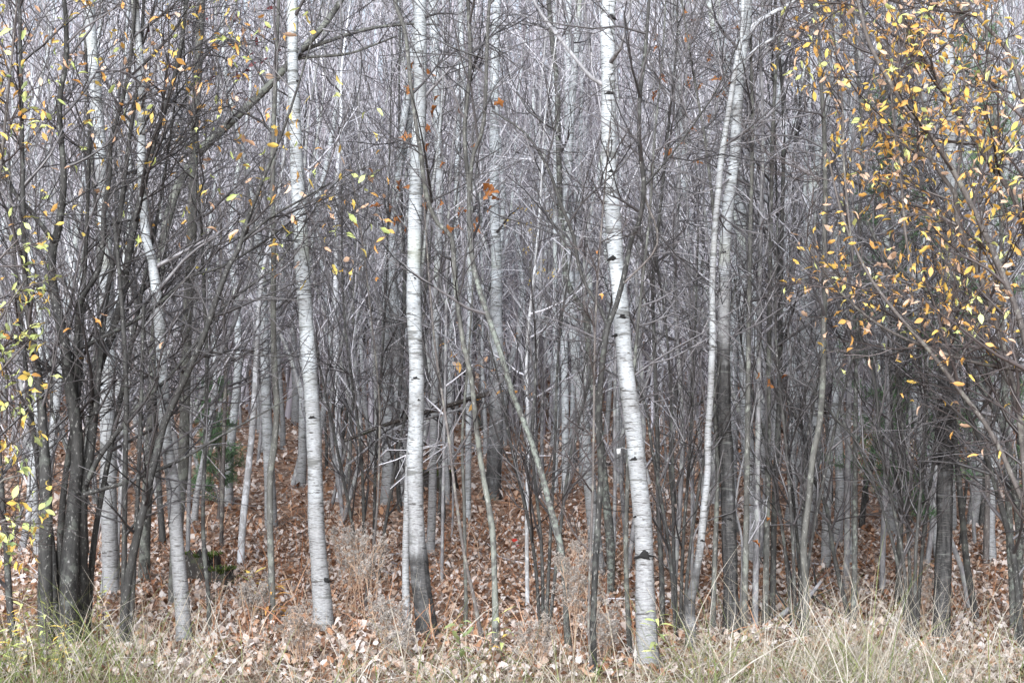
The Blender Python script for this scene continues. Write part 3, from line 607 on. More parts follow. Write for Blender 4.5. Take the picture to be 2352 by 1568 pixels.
def stump(label, px, py, r, h, tilt):
    b = on_ground(px, py); t = thing('rotten_stump', label, 'stump', b)
    q = MB(); th = np.linspace(0, 2 * np.pi, 22, endpoint=False); V = []
    jag = h * (1 + .22 * rng.standard_normal(22)); hs_ = np.linspace(0, 1, 7)
    for i, u in enumerate(hs_):
        for j, a in enumerate(th):
            rr = r * (1.25 - .3 * u) * (1 + .13 * math.sin(5 * a + u * 2) + .05 * rng.standard_normal())
            V.append((rr * math.cos(a) + tilt * u * h, rr * math.sin(a), -.06 + u * (jag[j] + .06)))
    F = [(22 * i + j, 22 * i + (j + 1) % 22, 22 * i + 22 + (j + 1) % 22, 22 * i + 22 + j) for i in range(6) for j in range(22)]
    c = len(V); V.append((tilt * h, 0, h * .55)); q.add(V, F, [(22 * 6 + j, 22 * 6 + (j + 1) % 22, c) for j in range(22)]); q.build('wood', M['rotten'], t)
    q = MB(); n = 260; a = rng.random(n) * 6.28; rr = r * 1.05 * np.sqrt(rng.random(n)); p0 = np.stack([rr * np.cos(a) + tilt * h, rr * np.sin(a), h * (.62 + .42 * rr / r)], 1)
    q.tubes(grow(p0, norm(np.stack([np.cos(a), np.sin(a), np.ones(n)], 1)), rng.uniform(.02, .05, n), 3, .3, 0), np.full((n, 3), .006), 3); tag(q.build('moss', M['moss'], t), kind='stuff')
stump('black rotten stump with a mossy side among fallen leaves', 460, 1335, .16, .26, .1)
stump('low crumbling stump capped with green moss', 508, 1345, .13, .16, -.1)
stump('distant mossy green stump at the foot of the fallen log', 1000, 1125, .26, .25, .0)
tp = at(1421, 1036, 11.9); q = MB(); wv, hv = .014, .02
q.add([(sx * wv, sy * .002, sz * hv) for sx in (-1, 1) for sy in (-1, 1) for sz in (-1, 1)], [(0, 1, 3, 2), (4, 6, 7, 5), (0, 4, 5, 1), (2, 3, 7, 6), (0, 2, 6, 4), (1, 5, 7, 3)])
tg = thing('white_tag', 'small white tag hanging beside the thickest aspen trunk', 'tag', tp); q.build('card', M['tagm'], tg, smooth_=False)
q = MB(); q.tubes(np.array([[0, 0, .018], [.03, .0, .03], [.075, .02, .01]]), np.full(3, .0012), 4); q.build('string', M['tagm'], tg)

# ------------------------------------------------------------------ shrubs with several stems
def shrub(name, label, cat, base_px, Y, stems, bark, twig, nb=22, blen=1.1, n2=6, n3=2, group=None, bias=None, br=.014, up=.05, bang=.85, ages=((0, 0), (1500, .2))):
    b = at(base_px[0], base_px[1], Y); base = np.array([b[0], b[1], float(ground_z(b[0], b[1]))])
    t = thing(name, label, cat, base, group); crown = MB(); allp = []
    for st in stems:
        rows = np.array(path3(st['p'], Y + st.get('dy', 0), st.get('lean', 0), .05))
        if st.get('root', True):
            f = rows[0].copy(); gz = float(ground_z(f[0], f[1])); f2 = f.copy(); f2[2] = gz - .1; f2[3] *= 1.15; f2[:2] = f2[:2] * .6 + base[:2] * .4
            if f[2] > gz: rows = np.vstack([f2, rows])
        if rows[-1, 2] > 4.4:
            d = norm(rows[-1, :3] - rows[-2, :3]); p = rows[-1]
            for j in range(3): d = norm(d + np.array([0, 0, .12])); p = p.copy(); p[:3] += d * .45; p[3] *= .72; rows = np.vstack([rows, p])
        S = spline(rows, .08); rp = project(S[:, :3])[:, 1]
        q = MB(); q.tubes(S[:, :3], S[:, 3], 10, attr=np.interp(rp, [a for a, _ in ages], [v for _, v in ages]), rough=.02); stem_o = q.build('stem', M[bark], t, base)
        ln = np.linalg.norm(np.diff(S[:, :3], axis=0), axis=1).sum(); m_ = np.linspace(0, len(S) - 1, 24).astype(int)
        k = max(3, int(nb * ln / 5))
        b1, r1 = spawn(S[m_][None, :, :3], S[m_, 3][None], k, st.get('t0', .25), 1., bang, blen, 7, .09, up, br, .003, .4, bias)
        for j in range(len(b1)): q = MB(); q.tubes(b1[j], r1[j], 5, attr=np.full(len(b1[j]), rng.random())); q.build('branch', M[twig], stem_o, base)
        b2, r2 = spawn(b1, r1, n2, .1, 1., .7, blen * .6, 5, .13, up, .0072, .0038, .4)
        b3, r3 = spawn(b2, r2, n3, .15, 1., .65, blen * .35, 3, .16, up, .0055, .0032, .3)
        crown.tubes(b2, r2, 3, attr=rng.random(len(b2))); crown.tubes(b3, r3, 3, attr=rng.random(len(b3))); allp += [b2[:, 2:].reshape(-1, 3), b3[:, 1:].reshape(-1, 3), b1[:, 3:].reshape(-1, 3)]
    tag(crown.build('crown', M[twig], t, base), kind='stuff')
    return t, np.vstack(allp), base
A = [dict(p=[(147, 0, 10), (152, 60, 11), (150, 151, 12), (136, 242, 13), (146, 393, 14), (144, 453, 16), (133, 529, 18), (121, 570, 20), (118, 600, 21), (121, 655, 22), (136, 731, 23), (150, 800, 24), (158, 873, 26), (174, 975, 28), (178, 1051, 28), (170, 1152, 32), (163, 1254, 38), (158, 1356, 42), (155, 1450, 48)]),
     dict(p=[(123, 554, 12), (108, 534, 12), (65, 479, 11), (30, 438, 10), (5, 370, 9), (-20, 300, 8)], root=False),
     dict(p=[(178, 1000, 16), (172, 870, 15), (176, 786, 14), (186, 690, 14), (222, 630, 13), (237, 554, 13), (239, 479, 12), (252, 403, 11), (254, 327, 11), (275, 252, 10), (298, 150, 9), (310, 0, 8)], root=False),
     dict(p=[(165, 812, 10), (185, 800, 10), (242, 771, 9), (302, 741, 9), (373, 690, 8), (438, 635, 7), (504, 615, 6), (600, 559, 5), (680, 500, 4)], root=False),
     dict(p=[(193, 1135, 11), (239, 1122, 10), (305, 1102, 9), (381, 1071, 8), (432, 1046, 7), (508, 1000, 6), (602, 949, 4), (680, 905, 3)], root=False),
     dict(p=[(198, 1112, 13), (224, 1056, 12), (264, 1000, 11), (325, 924, 10), (386, 868, 8), (440, 800, 7), (520, 700, 6), (640, 600, 4), (760, 430, 3), (850, 380, 3)], root=False),
     dict(p=[(430, 0, 9), (420, 80, 10), (395, 200, 12), (352, 330, 13), (325, 450, 15), (300, 560, 16), (280, 680, 17), (256, 771, 18), (226, 848, 20), (213, 975, 21), (203, 1056, 22), (188, 1127, 28), (184, 1220, 34), (182, 1320, 40), (180, 1450, 44)], dy=.15),
     dict(p=[(45, 0, 8), (50, 300, 10), (55, 550, 12), (62, 700, 14), (78, 797, 17), (92, 898, 19), (98, 975, 21), (104, 1076, 26), (106, 1178, 28), (104, 1300, 32), (106, 1450, 36)], dy=-.1),
     dict(p=[(205, 300, 7), (200, 500, 9), (190, 700, 11), (180, 900, 13), (150, 1100, 15), (138, 1250, 17), (132, 1450, 20)], dy=.3),
     dict(p=[(20, 350, 6), (35, 600, 8), (60, 850, 10), (85, 1050, 12), (120, 1250, 14), (130, 1450, 16)], dy=.25),
     dict(p=[(400, 250, 5), (370, 450, 7), (330, 650, 9), (290, 850, 11), (250, 1050, 12), (215, 1250, 14), (200, 1450, 16)], dy=.3),
     dict(p=[(-10, 900, 9), (2, 1100, 12), (14, 1250, 14), (30, 1450, 17)], dy=-.2),
     dict(p=[(330, 0, 7), (322, 150, 9), (300, 300, 10), (285, 420, 11), (268, 560, 11), (245, 680, 12), (232, 800, 13), (220, 950, 14)], root=False, dy=.1)]
left_t, left_p, left_b = shrub('alder_clump', 'dark many-stemmed alder clump with scattered yellow leaves, rooted in green grass', 'shrub', (150, 1455), 12.4, A, 'alder', 'twig_dark', nb=15, blen=1.1, bias=(.35, 0, 0))
def d_left(x, y):
    return ((x > -40) & (x < 890) & (y > -60) & (y < 640)) * (np.exp(-((y - 150) / 230.) ** 2) * .9 + .12) * np.where(x > 480, 1.6, 1.) + ((x < 500) & (y > 640) & (y < 900)) * .03
hang_leaves(left_t, left_p, left_b, 560, pick_from({'ly': 2.6, 'lo': 3, 'lg': 2.2, 'lt': 3.2}), d_left, size=(.055, .095))
B = [dict(p=[(600, 423, 9), (569, 504, 10), (549, 569, 11), (524, 615, 12), (499, 680, 13), (474, 756, 14), (442, 832, 15), (406, 909, 16), (376, 975, 17), (361, 1036, 17), (345, 1097, 18), (330, 1168, 18), (315, 1229, 19), (296, 1330, 20), (284, 1450, 22)]),
     dict(p=[(690, 180, 5), (650, 300, 7), (600, 423, 8)][::-1], root=False), dict(p=[(760, 420, 4), (690, 460, 5), (620, 500, 6), (560, 550, 7)][::-1], root=False),
     dict(p=[(262, 500, 8), (280, 700, 10), (290, 900, 11), (287, 1100, 12), (285, 1300, 13), (282, 1450, 14)]), dict(p=[(330, 700, 7), (325, 900, 9), (318, 1100, 10), (308, 1300, 11), (300, 1450, 12)])]
t2, p2, b2_ = shrub('leaning_alder', 'dark alder with one long stem slanting across the kinked pale aspen', 'shrub', (288, 1455), 12.2, B, 'alder', 'twig_dark', nb=10, blen=1., bias=(.3, 0, 0))
hang_leaves(t2, p2, b2_, 90, pick_from({'ly': 3, 'lo': 2, 'lg': 3, 'lt': 2}), lambda x, y: (x > 450) & (x < 900) & (y > -100) & (y < 640))
RS = [dict(p=[(2032, 287, 6), (2062, 322, 7), (2093, 343, 8), (2138, 363, 9), (2163, 403, 10), (2193, 443, 11), (2198, 504, 11), (2224, 569, 12), (2254, 645, 12), (2294, 756, 13), (2330, 900, 14), (2352, 1050, 15), (2362, 1250, 16), (2368, 1460, 18)]),
      dict(p=[(2138, 363, 6), (2120, 240, 5), (2090, 120, 5), (2060, 0, 4)], root=False), dict(p=[(2193, 443, 6), (2210, 330, 6), (2216, 200, 5), (2200, 60, 5), (2190, -40, 4)], root=False),
      dict(p=[(1972, 10, 8), (1997, 100, 9), (2042, 186, 10), (2090, 260, 11), (2150, 330, 12), (2215, 440, 13), (2290, 600, 14), (2360, 800, 15), (2400, 1100, 17), (2420, 1450, 18)], dy=-.3),
      dict(p=[(2062, 0, 9), (2093, 91, 9), (2133, 151, 10), (2200, 260, 11), (2270, 370, 12), (2340, 480, 13), (2400, 700, 14), (2430, 1000, 16), (2440, 1450, 18)], dy=.2),
      dict(p=[(2254, 50, 8), (2314, 116, 9), (2350, 227, 10), (2380, 400, 12), (2420, 700, 14)], root=False),
      dict(p=[(1900, 350, 4), (1930, 480, 5), (1960, 560, 6), (2000, 640, 7), (2060, 720, 8), (2130, 800, 9), (2200, 890, 10), (2280, 1000, 11), (2350, 1150, 12)], root=False),
      dict(p=[(1850, 560, 4), (1920, 660, 5), (2010, 740, 6), (2110, 790, 7), (2230, 830, 8), (2352, 850, 9)], root=False),
      dict(p=[(2100, 640, 5), (2080, 540, 6), (2070, 420, 6), (2050, 250, 5), (2040, 120, 4)], root=False),
      dict(p=[(1960, 600, 4), (1940, 400, 5), (1935, 250, 4), (1920, 120, 4)], root=False)]
right_t, right_p, right_b = shrub('golden_shrub', 'arching shrub full of orange and yellow autumn leaves on reddish twigs', 'shrub', (2370, 1470), 11.2, RS, 'brown', 'twig_red', nb=14, blen=.85, n2=7, n3=2, bias=(-.6, 0, .2))
def d_right(x, y):
    e = smooth(1800, 1960, x + 60 * np.sin(y / 90.)) * (1 - smooth(620, 860, y)) * (y > -60) * (x < 2420)
    return e * (.8 + .6 * np.exp(-((x - 2060) / 190.) ** 2 - ((y - 280) / 210.) ** 2)) + .05 * ((x > 1830) & (x < 2400) & (y > 600) & (y < 1060))
n_all = 1800
hang_leaves(right_t, right_p, right_b, n_all, pick_from({'ly': 3.8, 'lo': 4, 'lg': 1.6, 'lt': 3.2}), d_right, size=(.052, .09))
GS = [dict(p=[(30, 100, 5), (10, 300, 7), (-20, 600, 9), (-45, 900, 11), (-60, 1200, 13), (-70, 1450, 15)]), dict(p=[(60, 640, 4), (20, 700, 5), (-30, 780, 7)][::-1], root=False),
      dict(p=[(80, 980, 4), (40, 1010, 5), (-45, 1060, 7)][::-1], root=False), dict(p=[(60, 790, 4), (20, 830, 5), (-40, 900, 6)][::-1], root=False), dict(p=[(70, 1200, 4), (20, 1190, 5), (-50, 1220, 6)][::-1], root=False),
      dict(p=[(50, 1090, 4), (10, 1100, 5), (-48, 1150, 6)][::-1], root=False)]
t3, p3, b3_ = shrub('green_leaved_shrub', 'shrub with drooping green and yellow leaves beside the dark alder clump', 'shrub', (-70, 1460), 10.6, GS, 'brown', 'twig_red', nb=16, blen=.5)
hang_leaves(t3, p3, b3_, 300, pick_from({'lg': 4, 'ly': 3, 'ls': 2, 'lo': 1}), lambda x, y: ((x < 115) & (x > -60) & (y > 60) & (y < 1310)) * (1. - .7 * ((y > 300) & (y < 480))), size=(.06, .1))
# extra bare shrubs in the front row
for lab, bx, Y, fan in (('bare twiggy shrub between the row of poles and the dark furrowed trunk', 2100, 12.6, [(-140, 700), (-60, 620), (20, 560), (90, 640), (-220, 880)]),
                        ('bare wiry shrub crossing twigs before the three pale poles', 1250, 13.2, [(-120, 760), (-30, 600), (60, 560), (150, 660)]),
                        ('bare dark-stemmed shrub beside the crooked white aspen', 1560, 12.6, [(-60, 500), (40, 520), (120, 640), (-110, 820)]),
                        ('bare fan-shaped shrub by the bowed olive stem', 1830, 12.9, [(-130, 640), (-40, 500), (60, 520), (150, 700)]),
                        ('bare grey shrub spreading between the two big white aspens', 850, 15.5, [(-150, 560), (-60, 420), (40, 380), (130, 520)])):
    st = []
    for dx, topy in fan:
        st.append(dict(p=[(bx + dx * .08, 1440, 9), (bx + dx * .22, 1250, 8), (bx + dx * .5 + rng.uniform(-15, 15), 1030, 7), (bx + dx * .8 + rng.uniform(-20, 20), (1030 + topy) / 2, 5), (bx + dx * 1.1, topy, 4)], dy=rng.uniform(-.3, .3)))
    shrub('bare_shrub', lab, 'shrub', (bx, 1450), Y, st, 'alder', 'twig_dark', nb=15, blen=.8, n2=5, n3=2, bang=.6, up=.09)

# ------------------------------------------------------------------ saplings of the thicket (individuals) and the far wood
def sapling_protos(kind, n):
    out = []
    for k in range(n):
        H = rng.uniform(5.5, 8.5); K = 15; z = np.linspace(0, 1, K)
        lean = rng.normal(0, .12 if kind == 'pale' else .3, 2); w1 = rng.normal(0, .05 if kind == 'pale' else .09, (4, 2)); f = np.arange(1, 5)
        xy = lean * z[:, None] ** 1.3 + (np.sin(np.pi * f[None, :, None] * z[:, None, None] + rng.random((1, 4, 1)) * 6) * w1[None]).sum(1)
        xy -= xy[0]; r0 = {'pale': .050, 'grey': .027, 'dark': .024}[kind] * rng.uniform(.75, 1.3)
        P = np.concatenate([xy, (z * H - .1)[:, None]], 1); Rr = r0 * (1.12 - z * .95) * (1 + .2 * np.exp(-z * 30))
        S = spline(np.concatenate([P, Rr[:, None]], 1), .3)
        q = MB(); age = np.interp(S[:, 2], [0, 1.2, 3], [.6, .3, .05]) if kind == 'pale' else np.full(len(S), rng.uniform(0, .8))
        q.tubes(S[:, :3], S[:, 3], 8 if kind == 'pale' else 7, attr=age, rough=.03)
        tr = q.build('trunk', M[{'pale': 'aspen', 'grey': 'grey', 'dark': 'alder'}[kind]], link=False)
        nb = {'pale': 12, 'grey': 17, 'dark': 18}[kind]
        b1, r1 = spawn(P[None], Rr[None], nb, .12 if kind != 'pale' else .3, .98, .62, 1.1, 5, .12, .10, .014, .006, .4)
        b2, r2 = spawn(b1, r1, 4, .1, 1., .65, .7, 4, .14, .07, .009, .0048, .4); b3, r3 = spawn(b2, r2, 1, .1, .8, .7, .45, 2, .2, .04, .008, .005, .3)
        q = MB(); q.tubes(b1, r1, 4, attr=rng.random(len(b1))); q.tubes(b2, r2, 3, attr=rng.random(len(b2))); q.tubes(b3, r3, 3, attr=rng.random(len(b3)))
        cr = q.build('crown', M[{'pale': 'twig_grey', 'grey': 'twig_grey', 'dark': 'twig_dark'}[kind]], link=False); out.append((tr, cr))
    return out
PROT = {k: sapling_protos(k, n) for k, n in (('pale', 6), ('grey', 8), ('dark', 8))}
LAB = {'pale': ('aspen_pole', 'slender pale aspen pole', 'pale aspen poles in the thicket'),
       'grey': ('grey_sapling', 'thin bare grey sapling', 'bare grey saplings in the thicket'),
       'dark': ('dark_sapling', 'thin bare dark sapling', 'bare dark saplings in the thicket')}
MARKS = [(100, 'the dark alder clump'), (250, 'the wide pale aspen'), (400, 'the kinked pale aspen'), (540, 'the rotten stump'), (625, 'the bent olive stem'), (720, 'the scarred curving aspen'), (840, 'the dried asters'),
         (955, 'the split-barked aspen'), (1080, 'the crooked lichened stem'), (1200, 'the green lichened leaning stem'), (1300, 'the three pale poles'), (1440, 'the thickest aspen'), (1550, 'the bent grey stem'), (1650, 'the blackish forked aspen'),
         (1760, 'the row of poles'), (1870, 'the bowed olive stem'), (1955, 'the grey-blue pole'), (2060, 'the forked black stem'), (2170, 'the dark furrowed trunk'), (2330, 'the leaning lichened stem')]
def scatter(kind, n, y0, y1):
    k = 0; tries = 0
    while k < n and tries < n * 20:
        tries += 1
        y = y0 + (y1 - y0) * rng.random() ** .85; x = rng.uniform(-1, 1) * (.36 * y + .8)
        px = CX + FPX * x / y
        if 740 < px < 1330 and y < 19 and rng.random() < .8: continue
        if 430 < px < 740 and y < 17 and rng.random() < .5: continue
        tr, cr = PROT[kind][rng.integers(len(PROT[kind]))]; nm, lb, gp = LAB[kind]
        mk = min(MARKS, key=lambda m_: abs(m_[0] - px))[1]; dp = 'close behind' if y < 19 else 'well behind' if y < 25 else 'deep in the wood behind'
        t = thing(nm, f'{lb} {dp} {mk}', 'sapling', (x, y, float(ground_z(x, y))), gp)
        t.rotation_euler = (rng.normal(0, .05), rng.normal(0, .05), rng.uniform(0, 6.28)); s = rng.uniform(.8, 1.2); t.scale = (s, s, s * rng.uniform(.9, 1.15))
        place('trunk', tr, t); tag(place('crown', cr, t), kind='stuff'); k += 1
scatter('pale', 130, 15.2, 34); scatter('grey', 130, 13.6, 32); scatter('dark', 36, 13.4, 27)

def far_wood(n, y0, y1, name, label):
    q = MB()
    y = y0 + (y1 - y0) * rng.random(n) ** .8; x = rng.uniform(-1, 1, n) * (.37 * y + 1.5); z = ground_z(x, y)
    H = rng.uniform(8, 15, n); K = 7; s = np.linspace(0, 1, K)
    P = np.empty((n, K, 3)); ln = rng.normal(0, .5, (n, 2)); wv = rng.normal(0, .12, (n, 2)); ph = rng.random((n, 1)) * 6
    for c in range(2): P[:, :, c] = (x if c == 0 else y)[:, None] + ln[:, c:c + 1] * s ** 1.4 + wv[:, c:c + 1] * np.sin(s * 7 + ph)
    P[:, :, 2] = z[:, None] - .1 + H[:, None] * s; r0 = rng.uniform(.018, .045, n) * np.where(rng.random(n) < .15, 1.8, 1); Rr = r0[:, None] * (1.1 - .9 * s)
    q.tubes(P, Rr, 5, attr=np.repeat(rng.random(n)[:, None], K, 1))
    b1, r1 = spawn(P, Rr, 17, .06, .98, .6, 1.3, 4, .12, .10, .018, .009, .4); b2, r2 = spawn(b1, r1, 3, .1, 1., .6, 1.0, 2, .2, .05, .014, .009, .4)
    q.tubes(b1, r1, 3, attr=rng.random(len(b1))); q.tubes(b2, r2, 3, attr=rng.random(len(b2)))
    tag(q.build(name, M['far_wood']), label, 'wood', kind='stuff')
def mat_far():
    m, nt, b = new_mat('far_wood'); t = NT(nt)
    c = t.ramp(t.attr(), [(0, (.085, .073, .083)), (.35, (.26, .235, .26)), (.7, (.40, .37, .41)), (1, (.58, .565, .615))])  # bark paled to lilac-grey: haze and light among far stems put into the colour
    nt.links.new(c, b.inputs['Base Color']); b.inputs['Roughness'].default_value = .8; return m
M['far_wood'] = mat_far()
far_wood(800, 27, 48, 'far_wood', 'dense mass of bare stems and twigs filling the depth of the wood')
far_wood(760, 48, 84, 'distant_wood', 'farthest grey mass of bare treetops on the rising slope')

# ------------------------------------------------------------------ saplings that keep coloured leaves
def leafy(name, label, px, Y, rows, n, pick, dens, size, bark='grey', twig='twig_grey', limit=300, nb=16, blen=.8):
    t, p, b = shrub(name, label, 'sapling', px, Y, rows, bark, twig, nb=nb, blen=blen, n2=5, n3=2)
    hang_leaves(t, p, b, n, pick, dens, size, limit)
oak = lambda px: OAK[rng.integers(3)]
leafy('maroon_leaved_sapling', 'sapling with dark maroon leaves behind the alder clump', (430, 1330), 15.8, [dict(p=[(430, 1330, 10), (440, 900, 9), (460, 500, 7), (500, 200, 6), (540, 20, 5)]), dict(p=[(455, 520, 6), (410, 330, 5), (370, 180, 5), (340, 40, 4)], root=False), dict(p=[(500, 210, 4), (570, 120, 4), (610, 20, 3)], root=False)],
      70, pick_from({'lm': 1}), lambda x, y: (x > 330) & (x < 640) & (y > -60) & (y < 230), (.08, .12))
leafy('oak_sapling', 'oak sapling with curled rust leaves between the split-barked aspen and the green lichened stem', (1015, 1300), 15.2, [dict(p=[(1015, 1300, 8), (1022, 900, 7), (1030, 500, 6), (1050, 250, 5), (1090, 60, 4)]), dict(p=[(1035, 420, 4), (1000, 300, 4), (970, 200, 3)], root=False), dict(p=[(1040, 330, 4), (1100, 240, 4), (1150, 190, 3)], root=False), dict(p=[(1024, 700, 4), (960, 560, 3), (900, 480, 3)], root=False)],
      40, oak, lambda x, y: (x > 880) & (x < 1190) & (y > 140) & (y < 560), (.10, .15))
leafy('oak_sapling', 'tall oak sapling holding brown leaves between the thickest aspen and the forked white one', (1590, 1330), 15.0, [dict(p=[(1590, 1330, 8), (1588, 900, 7), (1580, 500, 6), (1575, 250, 5), (1580, 30, 4)]), dict(p=[(1582, 420, 4), (1620, 300, 3), (1660, 220, 3)], root=False), dict(p=[(1580, 330, 4), (1545, 200, 3), (1530, 80, 3)], root=False)],
      34, oak, lambda x, y: (x > 1500) & (x < 1680) & (y > -60) & (y < 400), (.09, .14))
leafy('oak_sapling', 'small oak sapling whose pale brown leaves hang before the black slanting whip', (1690, 1420), 12.9, [dict(p=[(1700, 1420, 6), (1705, 1250, 6), (1690, 1150, 5), (1720, 1000, 4), (1740, 900, 3)]), dict(p=[(1695, 1200, 3), (1670, 1180, 3), (1650, 1120, 2)], root=False)],
      14, oak, lambda x, y: (x > 1600) & (x < 1900) & (y > 850) & (y < 1240), (.07, .10), nb=9, blen=.5)
leafy('yellow_sapling', 'sapling flecked with small bright yellow leaves far behind the elbowed stem', (1215, 1130), 21, [dict(p=[(1215, 1130, 7), (1218, 900, 6), (1222, 650, 5), (1225, 480, 4)])], 60, pick_from({'ly': 1}), lambda x, y: (y > 470) & (y < 650), (.06, .09), blen=.55)
leafy('orange_sapling', 'low sapling with tan-orange leaves in front of the far pale aspen', (1030, 1180), 18, [dict(p=[(1040, 1180, 5), (1040, 1000, 4), (1035, 850, 4), (1030, 760, 3)]), dict(p=[(1040, 950, 3), (1150, 860, 3), (1190, 780, 2)], root=False)], 26, pick_from({'lt': 2, 'lo': 1}), lambda x, y: (y > 720) & (y < 980), (.09, .14), blen=.5)
leafy('beech_sapling', 'spindly sapling with a hanging cluster of tawny leaves against the thickest aspen', (1402, 1500), 10.8, [dict(p=[(1352, 1450, 6), (1362, 1100, 6), (1366, 800, 5), (1372, 650, 5), (1385, 480, 4), (1398, 330, 4), (1402, 280, 3)])], 18, pick_from({'lr': 1, 'lo': 1}), lambda x, y: (x > 1375) & (x < 1425) & (y > 560) & (y < 690), (.05, .08), bark='brown', twig='twig_red', nb=14, blen=.4)

# young pines
def pine(label, px, Y, top_row, spread, base_row=None):
    b = at(px, 1000, Y); base = np.array([b[0], b[1], float(ground_z(b[0], b[1]))]); H = at(px, top_row, Y)[2] - base[2]
    t = thing('young_pine', label, 'pine', base)
    z = np.linspace(0, 1, 9); P = np.stack([.05 * np.sin(z * 5), .05 * np.cos(z * 4), z * H - .05], 1); Rr = .03 * (1.1 - z)
    q = MB(); q.tubes(P, Rr, 7); q.build('trunk', M['brown'], t)
    b1, r1 = spawn(P[None], Rr[None], 34, .12, 1., 1.25, spread, 5, .08, .02, .01, .003, .75)
    for j in range(len(b1)): q = MB(); q.tubes(b1[j], r1[j], 4); q.build('branch', M['brown'], t)
    b2, r2 = spawn(b1, r1, 4, .3, 1., .7, spread * .35, 3, .1, .05, .004, .003, .3)
    pts = np.vstack([b1[:, 2:].reshape(-1, 3), b2.reshape(-1, 3)]); n = 9
    p0 = np.repeat(pts, n, 0); d = norm(rng.standard_normal(p0.shape) + np.array([0, 0, .5])); L = rng.uniform(.06, .11, len(p0))
    q = MB(); q.tubes(b2, r2, 3); q.tubes(grow(p0, d, L, 2, 0, 0), np.full((len(p0), 2), .0026), 3, attr=rng.random(len(p0))); tag(q.build('crown', M['needles'], t), kind='stuff')
pine('young pine, its green needles showing through the golden leaves', 2060, 15.6, 230, .8)
pine('tall young pine behind the golden shrub, only patches of green showing', 2262, 16.4, 30, .9)
pine('small bushy pine low behind the bare shrub and dark furrowed trunk', 2118, 17.5, 750, .7)
pine('small pine showing a patch of green needles near the kinked aspen', 500, 19.5, 870, .45)

# ------------------------------------------------------------------ undergrowth
def weed(name, label, px, py, h, mats, n, leaf_len, bark='twig_red', lance=True, Y=None, lean=0., group=None):
    b = at(px, py, Y) if Y else on_ground(px, py); base = np.array([b[0], b[1], float(ground_z(b[0], b[1]))])
    t = thing(name, label, 'plant', base, group)
    K = 7; z = np.linspace(0, 1, K); P = np.stack([lean * z ** 2 + .01 * np.sin(z * 6), .02 * z, z * h - .03], 1)
    q = MB(); q.tubes(P, .0045 * (1.15 - z * .8), 5); q.build('stem', M[bark], t)
    for i in range(n):
        u = .25 + .75 * (i + .5) / n; p = np.array([np.interp(u, z, P[:, c]) for c in range(3)]); a = i * 2.4
        d = np.array([math.cos(a), math.sin(a), rng.uniform(.1, .7)])
        ms = mats[rng.integers(len(mats))]; L = (LANCE if lance else LEAF)[ms]
        put_leaf(t, L[rng.integers(len(L))], p, d, leaf_len * rng.uniform(.7, 1.2) * (1.1 - .35 * u), rng.uniform(-.4, .4))
weed('leafy_weed', 'upright weed with bright green lance leaves before the thickest aspen', 1512, 1500, .48, ['lg', 'lg', 'ls'], 18, .14, Y=10.7)
for k, (px, h, l) in enumerate(((62, .66, 'yellowing weed, tallest of a patch by the alder clump'), (105, .56, 'fresh green weed in the patch by the alder clump'), (140, .42, 'shortest yellow-green weed in the patch by the alder clump'), (35, .5, 'yellow weed at the outer end of the patch by the alder clump'))):
    weed('leafy_weed', l, px, 1500, h, ['lg', 'ly'] if k != 1 else ['lg', 'lg', 'ls'], 30, .10, Y=10.6, lean=rng.uniform(-.06, .06))
weed('leafy_weed', 'olive broad-leaved weed beside the foot of the split-barked aspen', 1058, 1545, .42, ['ls'], 14, .12, lance=False, Y=11.0)
weed('leafy_weed', 'weed with long drooping yellow-green leaves near the lichened leaning stem', 1150, 1530, .42, ['lg', 'ly'], 9, .14, Y=11.4)
weed('leafy_weed', 'weed with slim golden leaves beside the rotten stump', 582, 1350, .46, ['ly', 'ly', 'lg'], 18, .15, Y=13.4)
weed('leafy_weed', 'low plant with orange and gold leaves at the foot of the bent olive stem', 628, 1375, .38, ['lo', 'lo', 'ly'], 22, .16, Y=13.2)
weed('leafy_weed', 'small plant with yellow-green leaves in front of the wide pale aspen', 235, 1420, .6, ['lg', 'ly'], 18, .06, lance=False, Y=12.6)
weed('red_seedling', 'tiny seedling with a single bright red leaf on the litter', 1172, 1262, .12, ['lg'], 0, .1, Y=None)
rb = on_ground(1172, 1262); put_leaf(bpy.data.objects['red_seedling'], LEAF['lred'][0], (0, 0, .10), (.6, -.5, .1), .085, 1.2)
put_leaf(bpy.data.objects['red_seedling'], LEAF['lred'][2], (0, 0, .03), (.8, -.2, .0), .085, .3)

